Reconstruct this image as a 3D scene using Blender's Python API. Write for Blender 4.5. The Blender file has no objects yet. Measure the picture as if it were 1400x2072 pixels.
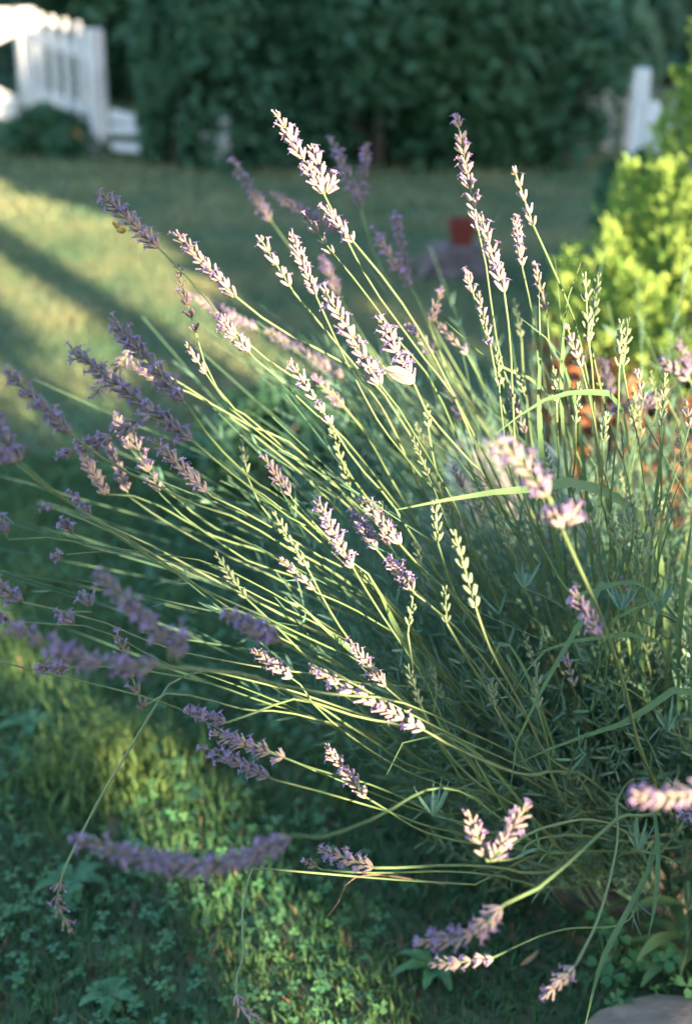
import bpy, math, random
import numpy as np
from mathutils import noise, Vector
rng = np.random.default_rng(11); random.seed(5)
C = bpy.context.scene.collection
R = math.radians
# ------------------------------------------------------------------ camera
H = 1.15; PITCH = R(22); FPX = 2072*50/36
CAM = np.array([0, 0, H])
FW = np.array([0, math.cos(PITCH), -math.sin(PITCH)]); UP = np.array([0, math.sin(PITCH), math.cos(PITCH)]); RT = np.array([1., 0, 0])
cd = bpy.data.cameras.new('camera'); cam = bpy.data.objects.new('camera', cd); C.objects.link(cam)
cam.location = (0, 0, H); cam.rotation_euler = (math.pi/2-PITCH, 0, 0)
cd.sensor_fit = 'VERTICAL'; cd.sensor_height = 36; cd.lens = 50; cd.clip_start = .02; cd.clip_end = 500
cd.dof.use_dof = True; cd.dof.focus_distance = 1.30; cd.dof.aperture_fstop = 3.7; cd.dof.aperture_blades = 0
bpy.context.scene.camera = cam
# ------------------------------------------------------------------ light
ELEV = R(15); SH = np.array([.47, -.883]); SH /= np.linalg.norm(SH)      # horizontal direction towards the sun
SR = np.array([-SH[1], SH[0]])                                              # horizontal, across the sun's rays
w = bpy.data.worlds.new('World'); bpy.context.scene.world = w; w.use_nodes = True
nt = w.node_tree; bg = nt.nodes['Background']
sky = nt.nodes.new('ShaderNodeTexSky'); sky.sky_type = 'NISHITA'; sky.sun_disc = False
sky.sun_elevation = ELEV; sky.sun_rotation = math.atan2(SH[0], SH[1]); sky.air_density = 1.0; sky.dust_density = .8; sky.ozone_density = 2.0
nt.links.new(sky.outputs[0], bg.inputs[0]); bg.inputs[1].default_value = .15
sd = bpy.data.lights.new('sun', 'SUN'); sd.energy = 4.9; sd.angle = R(.53); sd.color = (1, .80, .54)
sun = bpy.data.objects.new('sun', sd); C.objects.link(sun)
sdir = Vector((SH[0]*math.cos(ELEV), SH[1]*math.cos(ELEV), math.sin(ELEV)))
sun.rotation_euler = sdir.to_track_quat('Z', 'Y').to_euler()
vs = bpy.context.scene.view_settings; vs.view_transform = 'Standard'; vs.look = 'None'; vs.exposure = 2.68; vs.gamma = 1
cy = bpy.context.scene.cycles
cy.max_bounces = 6; cy.diffuse_bounces = 3; cy.transmission_bounces = 3; cy.glossy_bounces = 2; cy.caustics_reflective = False; cy.caustics_refractive = False

def P(x, y, D): return CAM + D*(FW + (x-700)/FPX*RT + (1036-y)/FPX*UP)      # photograph pixel at a depth -> metres
def G(x, y):                                                                # ground point seen at a pixel
    yr = (1036-y)/FPX; D = H/(math.sin(PITCH)-math.cos(PITCH)*yr); p = P(x, y, D); p[2] = 0; return p
def US(u, back): return SR*u + SH*back                                      # plan position by offset across the sun
# ------------------------------------------------------------------ materials
def mat(name, c1, c2=None, rough=.7, trans=0., noise_scale=None, bump=0., attr=True, spec=.3, c3=None, detail=6):
    m = bpy.data.materials.new(name); m.use_nodes = True; n = m.node_tree.nodes; l = m.node_tree.links
    b = n['Principled BSDF']; out = n['Material Output']
    b.inputs['Roughness'].default_value = rough; b.inputs['Specular IOR Level'].default_value = spec
    col = None
    if c2 is not None:
        mx = n.new('ShaderNodeMix'); mx.data_type = 'RGBA'; mx.inputs['A'].default_value = (*c1, 1); mx.inputs['B'].default_value = (*c2, 1)
        if attr: a = n.new('ShaderNodeAttribute'); a.attribute_name = 'v'; l.new(a.outputs['Fac'], mx.inputs['Factor'])
        col = mx.outputs['Result']
        if noise_scale:
            tc = n.new('ShaderNodeTexCoord'); nz = n.new('ShaderNodeTexNoise'); nz.inputs['Scale'].default_value = noise_scale; nz.inputs['Detail'].default_value = detail
            l.new(tc.outputs['Object'], nz.inputs['Vector'])
            mr = n.new('ShaderNodeMapRange'); mr.inputs[1].default_value = .35; mr.inputs[2].default_value = .65
            l.new(nz.outputs['Fac'], mr.inputs[0])
            if attr:
                m2 = n.new('ShaderNodeMix'); m2.data_type = 'RGBA'; m2.inputs['B'].default_value = (*(c3 or c2), 1)
                mm = n.new('ShaderNodeMath'); mm.operation = 'MULTIPLY'; mm.inputs[1].default_value = .5
                l.new(mr.outputs[0], mm.inputs[0]); l.new(mm.outputs[0], m2.inputs['Factor']); l.new(col, m2.inputs['A']); col = m2.outputs['Result']
            else: l.new(mr.outputs[0], mx.inputs['Factor'])
            if bump:
                bp = n.new('ShaderNodeBump'); bp.inputs['Strength'].default_value = bump; bp.inputs['Distance'].default_value = .01
                l.new(nz.outputs['Fac'], bp.inputs['Height']); l.new(bp.outputs[0], b.inputs['Normal'])
        l.new(col, b.inputs['Base Color'])
    else: b.inputs['Base Color'].default_value = (*c1, 1)
    if trans:
        t = n.new('ShaderNodeBsdfTranslucent'); ms = n.new('ShaderNodeMixShader'); ms.inputs[0].default_value = trans
        if col is not None: l.new(col, t.inputs[0])
        else: t.inputs[0].default_value = (*c1, 1)
        l.new(b.outputs[0], ms.inputs[1]); l.new(t.outputs[0], ms.inputs[2]); l.new(ms.outputs[0], out.inputs['Surface'])
    return m
M = dict(
 calyx=mat('calyx', (.25,.18,.205), (.37,.30,.25), .85, .12),
 calyx_shaded=mat('calyx_shaded', (.17,.135,.175), (.26,.22,.215), .85, .12),  # darker, bluer copy of calyx with the shade put into its colour
 bud=mat('bud_green', (.15,.20,.10), (.24,.27,.165), .85, .12),
 corolla=mat('corolla', (.27,.18,.34), (.42,.28,.42), .8, .25),
 bract=mat('bract', (.26,.16,.09), (.34,.26,.16), .8, .2),
 dry=mat('dry_flower', (.17,.11,.12), (.27,.19,.16), .8, .1),
 stem=mat('stem', (.11,.18,.065), (.20,.24,.115), .6, .1),
 stem_dull=mat('stem_dull', (.07,.155,.085), (.12,.20,.115), .7, .1),
 leaf=mat('lavender_leaf', (.085,.20,.135), (.165,.27,.19), .65, .2),
 blade=mat('wide_blade', (.07,.15,.06), (.17,.25,.10), .5, .3),
 grass=mat('grass_blade', (.035,.12,.05), (.18,.27,.08), .6, .4),
 lawn_dry=mat('lawn_blade', (.085,.165,.08), (.38,.33,.16), .7, .4),
 clover=mat('clover', (.035,.13,.055), (.08,.19,.07), .6, .2),
 lawn=mat('lawn', (.075,.12,.055), (.12,.11,.06), .95, 0, 3.5, .3, attr=False),
 hedge=mat('hedge_leaf', (.022,.078,.038), (.045,.115,.054), .6, .2),
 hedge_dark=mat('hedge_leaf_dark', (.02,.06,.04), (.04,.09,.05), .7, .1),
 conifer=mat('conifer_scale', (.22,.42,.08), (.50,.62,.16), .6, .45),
 conifer_dead=mat('conifer_dead', (.24,.085,.035), (.42,.17,.075), .8, .1),
 bark=mat('bark', (.06,.045,.035), (.12,.095,.075), .9, 0, 30, .8, attr=False),
 white=mat('white_paint', (.62,.60,.58), (.48,.47,.45), .6, 0, 5, .1, attr=False),
 rock=mat('pale_rock', (.45,.37,.34), (.30,.25,.23), .9, 0, 12, .9, attr=False),
 rock_grey=mat('grey_rock', (.25,.25,.26), (.15,.15,.16), .9, 0, 16, .9, attr=False),
 rock_tan=mat('tan_rock', (.36,.27,.20), (.24,.18,.14), .9, 0, 25, .9, attr=False),
 red=mat('red_clay', (.20,.035,.025), (.14,.03,.025), .6, 0, 8, .1, attr=False),
 stump=mat('stump_bark', (.16,.12,.11), (.07,.055,.05), .95, 0, 22, 1., attr=False),
 wing=mat('butterfly_wing', (.32,.30,.26), (.20,.185,.16), .8, .3, 160, 0, attr=False),
 insect=mat('insect_body', (.32,.28,.22), (.18,.14,.10), .7, 0, 90, 0, attr=False),
 bee=mat('bee_fur', (.50,.28,.06), (.12,.07,.03), .8, 0, 160, 0, attr=False),
 orange=mat('orange_petal', (.75,.33,.08), (.80,.50,.20), .7, .3),
 litter=mat('dry_leaf', (.20,.11,.065), (.30,.19,.11), .85, .2),
 yellow=mat('yellow_leaf', (.50,.48,.10), (.40,.42,.10), .7, .3),
)
# ------------------------------------------------------------------ mesh helpers
class MB:
    """collects vertices and faces as arrays, makes ONE mesh object"""
    def __init__(s): s.v=[]; s.q=[]; s.t=[]; s.qm=[]; s.tm=[]; s.a=[]; s.n=0
    def add(s, v, q=None, t=None, m=0, a=0.5):
        v = np.asarray(v, float).reshape(-1, 3)
        if q is not None and len(q): q = np.asarray(q, int)+s.n; s.q.append(q); s.qm.append(np.full(len(q), m))
        if t is not None and len(t): t = np.asarray(t, int)+s.n; s.t.append(t); s.tm.append(np.full(len(t), m))
        s.v.append(v); s.a.append(np.broadcast_to(np.asarray(a, float), (len(v),)).copy()); s.n += len(v)
    def mesh(s, name, mats, smooth=True):
        me = bpy.data.meshes.new(name); V = np.concatenate(s.v); A = np.concatenate(s.a)
        Q = np.concatenate(s.q) if s.q else np.zeros((0,4),int); T = np.concatenate(s.t) if s.t else np.zeros((0,3),int)
        mi = np.concatenate(s.qm+s.tm) if (s.qm or s.tm) else np.zeros(0,int)
        me.vertices.add(len(V)); me.vertices.foreach_set('co', V.ravel())
        nl = Q.size+T.size; me.loops.add(nl); me.loops.foreach_set('vertex_index', np.concatenate([Q.ravel(), T.ravel()]).astype(np.int32))
        npoly = len(Q)+len(T); me.polygons.add(npoly)
        ls = np.concatenate([np.arange(len(Q))*4, Q.size+np.arange(len(T))*3]).astype(np.int32)
        me.polygons.foreach_set('loop_start', ls)
        me.polygons.foreach_set('material_index', mi.astype(np.int32))
        me.update(calc_edges=True)
        me.polygons.foreach_set('use_smooth', np.full(npoly, smooth))
        at = me.attributes.new('v', 'FLOAT', 'POINT'); at.data.foreach_set('value', A.astype(np.float32))
        for m in mats: me.materials.append(M[m])
        me.validate(); return me
    def obj(s, name, mats, parent=None, smooth=True):
        o = bpy.data.objects.new(name, s.mesh(name, mats if isinstance(mats, (list, tuple)) else [mats], smooth)); C.objects.link(o)
        if parent is not None: o.parent = parent; o.matrix_parent_inverse = parent_inv(parent)
        return o
def parent_inv(p):
    from mathutils import Matrix
    return Matrix.Identity(4) if p.parent else Matrix.Translation(p.location).inverted()
def thing(name, loc, label, cat, group=None):
    o = bpy.data.objects.new(name, None); C.objects.link(o); o.location = tuple(float(c) for c in loc); o.empty_display_size = .05
    return tag(o, label, cat, group)
def tag(o, label=None, cat=None, group=None, kind=None):
    if label: o['label'] = label
    if cat: o['category'] = cat
    if group: o['group'] = group
    if kind: o['kind'] = kind
    return o
def smooth_curve(pts, n):
    pts = np.asarray(pts, float)
    if len(pts) == 2: pts = np.array([pts[0], (pts[0]+pts[1])/2, pts[1]])
    e = np.vstack([2*pts[0]-pts[1], pts, 2*pts[-1]-pts[-2]])
    seg = np.linalg.norm(np.diff(pts, axis=0), axis=1); cum = np.concatenate([[0], np.cumsum(seg)]); s = np.linspace(0, cum[-1], n)
    i = np.clip(np.searchsorted(cum, s, side='right')-1, 0, len(seg)-1); t = ((s-cum[i])/np.maximum(seg[i], 1e-9))[:, None]
    a, b, c, d = e[i], e[i+1], e[i+2], e[i+3]
    return .5*((2*b)+(-a+c)*t+(2*a-5*b+4*c-d)*t**2+(-a+3*b-3*c+d)*t**3)
def frames(pts):
    T = np.gradient(pts, axis=0); T /= np.linalg.norm(T, axis=1)[:, None]+1e-12
    ref = np.array([.31, .12, .94]) if abs(T[0][2]) < .9 else np.array([1., 0, 0])
    U = np.zeros_like(T); u = np.cross(T[0], ref); u /= np.linalg.norm(u)
    for i in range(len(T)):
        u = u-T[i]*u.dot(T[i]); u /= np.linalg.norm(u)+1e-12; U[i] = u
    return T, U, np.cross(T, U)
def tube(mb, pts, rad, k=5, m=0, a=.5, cap=True):
    pts = np.asarray(pts, float); n = len(pts); rad = np.broadcast_to(rad, (n,)); T, U, W = frames(pts)
    th = np.arange(k)*2*math.pi/k
    v = pts[:, None]+rad[:, None, None]*(np.cos(th)[None, :, None]*U[:, None]+np.sin(th)[None, :, None]*W[:, None])
    i, j = np.meshgrid(np.arange(n-1), np.arange(k), indexing='ij'); j2 = (j+1) % k
    q = np.stack([i*k+j, i*k+j2, (i+1)*k+j2, (i+1)*k+j], -1).reshape(-1, 4)
    v = v.reshape(-1, 3); aa = np.repeat(np.broadcast_to(a, (n,)), k); t = None
    if cap:
        v = np.vstack([v, pts[0], pts[-1]]); aa = np.append(aa, [aa[0], aa[-1]])
        t = [(n*k, (x+1) % k, x) for x in range(k)]+[(n*k+1, (n-1)*k+x, (n-1)*k+(x+1) % k) for x in range(k)]
    mb.add(v, q, t, m, aa)
def ribbon(mb, pts, width, nrm, m=0, a=.5, fold=.25):
    """a leaf: folded strip, three verts across"""
    pts = np.asarray(pts, float); n = len(pts); width = np.broadcast_to(width, (n,))
    T = np.gradient(pts, axis=0); T /= np.linalg.norm(T, axis=1)[:, None]+1e-12
    S = np.cross(T, nrm); S /= np.linalg.norm(S, axis=1)[:, None]+1e-9; N = np.cross(S, T)
    l = pts-S*width[:, None]/2+N*width[:, None]*fold; r = pts+S*width[:, None]/2+N*width[:, None]*fold
    v = np.stack([l, pts, r], 1).reshape(-1, 3); i = np.arange(n-1)*3
    q = np.concatenate([np.stack([i, i+1, i+4, i+3], 1), np.stack([i+1, i+2, i+5, i+4], 1)])
    mb.add(v, q, None, m, np.repeat(np.broadcast_to(a, (n,)), 3))
def box(mb, c, s, rz=0, m=0, a=.5, tilt=None):
    x, y, z = np.asarray(s)/2; v = np.array([(i*x, j*y, k*z) for i in (-1, 1) for j in (-1, 1) for k in (-1, 1)], float)
    if tilt is not None: v = v @ tilt.T
    co, si = math.cos(rz), math.sin(rz); v = v @ np.array([[co, si, 0], [-si, co, 0], [0, 0, 1]]); v += c
    mb.add(v, [(0,1,3,2), (4,6,7,5), (0,4,5,1), (2,3,7,6), (0,2,6,4), (1,5,7,3)], None, m, a)
def bevel(o, wd=.004):
    b = o.modifiers.new('bevel', 'BEVEL'); b.width = wd; b.segments = 2; b.limit_method = 'ANGLE'; return o
def unit(v): return v/(np.linalg.norm(v, axis=-1, keepdims=True)+1e-12)
def leaf_cloud(mb, pos, nrm, size, m=0, a=None, long=1.6, bend=.25):
    """many leaf-sized faces: each a six-vertex pointed leaf"""
    n = len(pos); nrm = unit(nrm); t = unit(np.cross(nrm, rng.normal(size=(n, 3)))); s = np.cross(nrm, t); size = np.broadcast_to(size, (n,))[:, None]
    L = size*long/2; W = size/2
    v = np.stack([pos-t*L, pos-t*L*.2-s*W, pos-t*L*.2+s*W, pos+t*L*.45-s*W*.8-nrm*size*bend*.4, pos+t*L*.45+s*W*.8-nrm*size*bend*.4, pos+t*L-nrm*size*bend], 1)
    b = (np.arange(n)*6)[:, None]
    q = np.concatenate([b+np.array([1, 2, 4, 3])]); tr = np.concatenate([b+np.array([0, 2, 1]), b+np.array([3, 4, 5])])
    mb.add(v.reshape(-1, 3), q, tr, m, np.repeat(rng.random(n) if a is None else a, 6))
def blob(mb, c, r, seed=0, amp=.2, fr=1.6, m=0, seg=(18, 12), flat=None, a=.5):
    nu, nv = seg; V = []
    for j in range(nv+1):
        ph = math.pi*j/nv
        for i in range(nu):
            th = 2*math.pi*i/nu; d = Vector((math.sin(ph)*math.cos(th), math.sin(ph)*math.sin(th), math.cos(ph)))
            k = 1+amp*(noise.fractal(d*fr+Vector((seed*7.3, 0, seed)), .8, 2.1, 4))
            V.append((c[0]+r[0]*d.x*k, c[1]+r[1]*d.y*k, max(c[2]+r[2]*d.z*k, flat if flat is not None else -9)))
    q = [(j*nu+i, (j+1)*nu+i, (j+1)*nu+(i+1) % nu, j*nu+(i+1) % nu) for j in range(nv) for i in range(nu)]
    mb.add(V, q, None, m, a)
# ================================================================== SETTING: ground and lawn
g = MB(); n = 60
xs = np.concatenate([[-150, -60, -20], np.linspace(-8, 8, 50), [20, 60, 150]]); ys = np.concatenate([[-150, -40, -10], np.linspace(-2, 14, 50), [30, 80, 200]])
X, Y = np.meshgrid(xs, ys); Z = np.array([[.012*noise.noise(Vector((x*1.3, y*1.3, 0))) for x in xs] for y in ys])-.012
i, j = np.meshgrid(np.arange(len(ys)-1), np.arange(len(xs)-1), indexing='ij'); nx = len(xs)
g.add(np.stack([X, Y, Z], -1), np.stack([i*nx+j, i*nx+j+1, (i+1)*nx+j+1, (i+1)*nx+j], -1).reshape(-1, 4))
tag(g.obj('ground', 'lawn'), kind='structure')

BED = [(.38, 1.72, .50)]      # lavender's bare soil circle
def lawn_band(name, f0, f1, dens, hgt, wid, seed, label, k=4):
    r = np.random.default_rng(seed); hw = lambda f: .30*f+.35
    area = (hw(f0)+hw(f1))*(f1-f0); n = int(dens*area)
    f = np.sqrt(f0*f0+(f1*f1-f0*f0)*r.random(n))
    x = (r.random(n)*2-1)*(.30*f+.35)
    ii = np.where(((x-.50)**2+(f-1.80)**2 > (.34+.06*np.sin(9*x+7*f))**2))[0]; x, f = x[ii], f[ii]; n = len(x)
    cl = np.array([noise.noise(Vector((a*2.3, b*2.3, 3))) for a, b in zip(x, f)]); cf = np.array([noise.noise(Vector((a*14, b*14, 7))) for a, b in zip(x, f)])
    h = hgt*(.55+.6*r.random(n))*(1+.5*cl+.5*cf); az = r.random(n)*2*math.pi; lean = .2+.8*r.random(n)
    d = np.stack([np.cos(az), np.sin(az), np.zeros(n)], 1); s = np.stack([-np.sin(az), np.cos(az), np.zeros(n)], 1)
    b = np.stack([x, f, np.full(n, -.012)], 1); wd = (wid*(.6+.8*r.random(n)))[:, None]; hh = h[:, None]; ln = lean[:, None]
    up = np.array([0, 0, 1.]); v = np.stack([b-s*wd/2, b+s*wd/2, b+up*hh*.55+d*hh*.18*ln-s*wd*.42, b+up*hh*.55+d*hh*.18*ln+s*wd*.42, b+up*hh*(1-.25*ln)+d*hh*.75*ln], 1)
    bi = (np.arange(n)*5)[:, None]; mb = MB()
    yv = np.clip(.32+.55*cl+.25*cf+.30*(r.random(n)-.5), 0, 1); dryb = r.random(n) < (.03 if f0 < 3 else 0); 
    mb.add(v.reshape(-1, 3), bi+np.array([0, 1, 3, 2]), bi+np.array([2, 3, 4]), 0, np.repeat(yv, 5))
    mats = ['grass' if f0 < 3 else 'lawn_dry']
    o = mb.obj(name, mats); 
    if dryb.any():
        pm = np.zeros(n, np.int32); pm[dryb] = 1; o.data.materials.append(M['litter']); o.data.polygons.foreach_set('material_index', np.concatenate([pm, pm]))
    return tag(o, label, 'grass', None, 'stuff')
lawn_band('grass', .9, 3.2, 24000, .036, .0030, 1, 'short mown grass of the near lawn beneath the lavender')
lawn_band('grass', 3.2, 6.2, 8000, .030, .005, 2, 'mown lawn grass crossed by two long bands of sunlight')
lawn_band('grass', 6.2, 11.5, 1800, .036, .013, 3, 'shaded far lawn grass running up to the fence and shrubs')
# clover and small broad weeds in the near lawn
mb = MB(); r = np.random.default_rng(8); n = 0
for _ in range(6800):
    f = .95+2.6*r.random()**1.3; x = (r.random()*2-1)*(.28*f+.2)
    if noise.noise(Vector((x*3.1, f*3.1, 11))) < -.05 or (x-.42)**2+(f-1.78)**2 < .42**2: continue
    if x < -.02 and f < 1.9 and r.random() < .25: pass
    z = .012+.022*r.random(); rad = .0030+.0036*r.random()**1.5; az = r.random()*6.28; tl = r.normal(size=2)*.35; c = np.array([x, f, z]); nn = unit(np.array([tl[0], tl[1], 1.])); a = r.random()
    u = unit(np.cross(nn, [math.cos(az), math.sin(az), .01])); vv = np.cross(nn, u)
    for k in range(3):
        th = k*2.094; d = u*math.cos(th)+vv*math.sin(th); s = np.cross(nn, d); 
        V = [c, c+d*rad*.8-s*rad*.62+nn*rad*.15, c+d*rad*1.55-s*rad*.5+nn*rad*.1, c+d*rad*1.42, c+d*rad*1.55+s*rad*.5+nn*rad*.1, c+d*rad*.8+s*rad*.62+nn*rad*.15]
        mb.add(V, [(0, 1, 2, 3), (0, 3, 4, 5)], None, 0, a)
tag(mb.obj('clover', 'clover'), 'low dark clover leaves mixed through the near lawn', 'clover', None, 'stuff')
def rosette(px, py, k, ln, wd, label, seed):
    r = np.random.default_rng(seed); p = G(px, py); mb = MB(); root = thing('broadleaf_weed', p, label, 'weed')
    for q in range(k):
        az = q*2.4+r.random()*.5; d = np.array([math.cos(az), math.sin(az), 0]); l = ln*(.7+.5*r.random()); t = np.linspace(0, 1, 7)[:, None]
        pts = p+d*l*t+np.array([0, 0, 1])*(.008+l*.55*(t-t**2)*1.6); wv = wd*np.sin(np.linspace(.12, 1, 7)*math.pi*.93)*(1+.25*np.sin(np.arange(7)*2.6))
        lb = MB(); ribbon(lb, pts, wv, np.array([0, 0, 1.]), 0, .3+.5*r.random(), .15); lb.obj('leaf', 'clover', root)
rosette(150, 1800, 9, .055, .017, 'broad leaved weed rosette in the shaded grass below the drooping broken flower stem', 3)
rosette(225, 2030, 8, .034, .016, 'broad leaved weed rosette in the bottom left corner of the lawn', 4)
rosette(60, 1480, 7, .05, .016, 'blue green weed rosette beside the sunlit tuft of grass', 5)
rosette(880, 1975, 8, .045, .015, 'dark weed rosette under the lit flower spike near the bottom edge', 6)
# tuft of longer grass, sunlit, at lower left
tf = MB(); r = np.random.default_rng(21); p0 = G(200, 1560)
for k in range(420):
    q = p0+np.array([r.normal()*.055, r.normal()*.06, 0]); az = r.random()*6.28; h = .045+.05*r.random(); d = np.array([math.cos(az), math.sin(az), 0]); t = np.linspace(0, 1, 5)[:, None]
    ribbon(tf, q+np.array([0, 0, 1])*h*(t-.25*t*t)+d*h*.7*t*t, .0042*np.array([.7, 1, .9, .6, .08]), np.array([-d[1], d[0], .3])*0+np.cross(d, [0, 0, 1.]).__mul__(0)+d+np.array([0, 0, .6]), 0, .7+.3*r.random())
tag(tf.obj('grass_tuft', 'grass'), 'sunlit tuft of longer yellow green grass in the lower left lawn', 'grass', None, 'stuff')
# ================================================================== fences
def picket(parent, x, y, z0, h, wd, th, rz, name='picket', pointed=True):
    mb = MB(); co, si = math.cos(rz), math.sin(rz); A = np.array([co, si, 0]); B = np.array([-si, co, 0]); c = np.array([x, y, z0])
    prof = [(-wd/2, 0), (wd/2, 0), (wd/2, h-wd*.45), (wd*.25, h-wd*.1), (0, h), (-wd*.25, h-wd*.1), (-wd/2, h-wd*.45)] if pointed else [(-wd/2, 0), (wd/2, 0), (wd/2, h), (-wd/2, h)]
    k = len(prof); V = [c+A*u+B*s*th/2+np.array([0, 0, v]) for s in (-1, 1) for u, v in prof]
    q = [(i, (i+1) % k, k+(i+1) % k, k+i) for i in range(k)]
    if k == 7: q += [(0, 1, 2, 6), (2, 3, 5, 6), (7, 13, 9, 8), (9, 13, 12, 10)]; t = [(3, 4, 5), (10, 12, 11)]
    else: q += [(0, 3, 2, 1), (4, 5, 6, 7)]; t = None
    mb.add(V, q, t); return bevel(mb.obj(name, 'white', parent, smooth=False), .003)
def bar(parent, a, b, wd, th, name='rail'):
    a, b = np.asarray(a, float), np.asarray(b, float); T = unit(b-a); S = unit(np.cross(T, [0, 0, 1])); N = np.cross(S, T); mb = MB()
    V = [p+S*i*th/2+N*j*wd/2 for p in (a, b) for i, j in ((-1, -1), (1, -1), (1, 1), (-1, 1))]
    mb.add(V, [(0, 1, 2, 3), (7, 6, 5, 4), (0, 4, 5, 1), (1, 5, 6, 2), (2, 6, 7, 3), (3, 7, 4, 0)]); return bevel(mb.obj(name, 'white', parent, smooth=False), .003)
A0 = G(205, 312); A1 = G(68, 262); d = A1-A0; Lf = np.linalg.norm(d); d /= Lf; rz = math.atan2(d[1], d[0])
nrm = np.array([-d[1], d[0], 0]); nrm = nrm if nrm[1] < 0 else -nrm
fence = thing('picket_fence', A0, 'white picket fence with gate post running back on the left, partly in sunlight', 'fence')
picket(fence, A0[0], A0[1], 0, .68, .085, .085, rz, 'post', False)
picket(fence, A1[0], A1[1], 0, .74, .11, .11, rz, 'post', False)
for k in range(5):
    t = (k+.7)/5.6; p = A0+d*Lf*t; picket(fence, p[0]+nrm[0]*.035, p[1]+nrm[1]*.035, .05, .66+.03*t, .056, .02, rz)
bar(fence, A0+[0, 0, .22], A1+[0, 0, .25], .07, .03); bar(fence, A0+[0, 0, .54], A1+[0, 0, .58], .07, .03)
E1 = A1+np.array([-1.15, .25, 0]); gate = thing('garden_gate', A1, 'white garden gate with diagonal cross braces at the top left corner, in full sun', 'gate')
a_, b_ = A1+unit(E1-A1)*.085, E1
bar(gate, a_+[0, 0, .68], b_+[0, 0, .68], .11, .035, 'top_rail'); bar(gate, a_+[0, 0, .12], b_+[0, 0, .12], .11, .035, 'bottom_rail')
fz = np.array([0, -.034, 0])
bar(gate, a_+fz+[0, 0, .62], b_+fz+[0, 0, .16], .085, .025, 'brace'); bar(gate, a_+fz*1.8+[0, 0, .16], b_+fz*1.8+[0, 0, .62], .085, .025, 'brace')
bar(gate, b_+[0, 0, .03], b_+[.001, 0, .74], .09, .04, 'end_stile')
B0 = A0+np.array([.07, -.02, 0]); B1 = G(458, 336)
low = thing('low_rail_fence', B0, 'low white fence of two rails half hidden by a shrub', 'fence')
bar(low, B0+[0, 0, .05], B1+[0, 0, .05], .045, .025); bar(low, B0+[0, 0, .145], B1+[0, 0, .145], .045, .025)
bar(low, B0+[0, .02, .22], B0+(B1-B0)*.22+[0, .02, .20], .06, .025, 'board')
picket(low, B1[0], B1[1], 0, .25, .05, .05, 0, 'post', False)
def gp(x, F): return (x-700)/FPX*(F*.927+H*.3746)     # lateral offset at pixel column x and ground distance F
def picket_run(p0, p1, h, wd, pitch, label, post=None):
    fr = thing('picket_fence', p0, label, 'fence'); dd = p1-p0; L2 = np.linalg.norm(dd); dd = dd/L2; rz2 = math.atan2(dd[1], dd[0])
    for k in range(int(L2/pitch)):
        p = p0+dd*(k*pitch+pitch/2); picket(fr, p[0], p[1]-.03, .03, h-.03+.006*math.sin(k*2.3), wd, .018, rz2)
    bar(fr, p0+[0, 0, h*.28], p1+[0, 0, h*.28], .05, .025); bar(fr, p0+[0, 0, h*.74], p1+[0, 0, h*.74], .05, .025)
    if post: picket(fr, p0[0], p0[1], 0, post, .045, .045, rz2, 'post', False)
picket_run(np.array([gp(1268, 5.0), 5.0, 0]), np.array([gp(1600, 4.7), 4.7, 0]), .64, .05, .078, 'white picket fence with a taller post behind the golden conifer at the right edge', .74)
picket_run(np.array([gp(1035, 8.5), 8.5, 0]), np.array([gp(1290, 8.3), 8.3, 0]), .42, .06, .12, 'low white picket fence showing in specks through a loose shrub, left of the conifer')
# ================================================================== shrubs and hedge behind
def shrub(name, c, rad, nleaf, size, label, cat='shrub', mt='hedge', seed=0, lumps=16, droop=0., trunk=True, sparse=1.0, limbs=5):
    r = np.random.default_rng(seed); root = thing(name, (c[0], c[1], 0), label, cat); c = np.asarray(c, float); rad = np.asarray(rad, float)
    if trunk:
        for k in range(limbs):
            tb = MB(); az = r.random()*6.28; e = c+rad*np.array([math.cos(az)*.55, math.sin(az)*.55, .3+.4*r.random()]); b0 = np.array([c[0]+math.cos(az)*.05, c[1]+math.sin(az)*.05, -.02])
            tube(tb, smooth_curve([b0, (b0+e)/2+r.normal(size=3)*.08*rad, e], 8), np.linspace(.035, .008, 8)*max(rad[2], .4), 6); tb.obj('trunk' if k == 0 else 'limb', 'bark', root)
    cs = unit(r.normal(size=(lumps, 3)))*(.45+.4*r.random((lumps, 1))); lr = .30+.25*r.random(lumps)
    w_ = r.integers(0, lumps, nleaf); d = unit(r.normal(size=(nleaf, 3))); rr = (.55+.5*r.random(nleaf)**.5)*lr[w_]
    loc = cs[w_]+d*rr[:, None]
    pos = c+loc*rad; keep = pos[:, 2] > .01; pos, d = pos[keep], d[keep]; lum = r.random(lumps)[w_][keep]
    nn = d+r.normal(size=d.shape)*.6+np.array([0, 0, .3-droop]); mb = MB()
    leaf_cloud(mb, pos, nn, size*(.6+.8*r.random(len(pos))), 0, np.clip(.6*lum+.5*r.random(len(pos)), 0, 1), 1.7+droop)
    tag(mb.obj('foliage', mt, root), kind='stuff'); return root
shrub('leafy_shrub', (gp(335, 7.8), 7.95, .44), (.17, .24, .46), 12000, .03, 'rounded green shrub growing over the low rail fence beside the fence post', seed=31)
shrub('tall_shrub', (gp(560, 8.2), 8.2, 1.0), (.75, .65, 1.25), 24000, .034, 'tall dark shrub behind the lawn between the low rail fence and the centre', seed=32)
shrub('dense_shrub', (gp(760, 8.0), 7.85, .92), (.82, .62, 1.2), 24000, .034, 'broad dark shrub standing behind the middle of the lawn', seed=33, droop=.2)
shrub('drooping_shrub', (gp(930, 8.1), 7.9, 1.0), (.62, .55, 1.2), 20000, .034, 'mid green drooping shrub behind the red pot and stump', seed=34, droop=.5)
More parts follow.
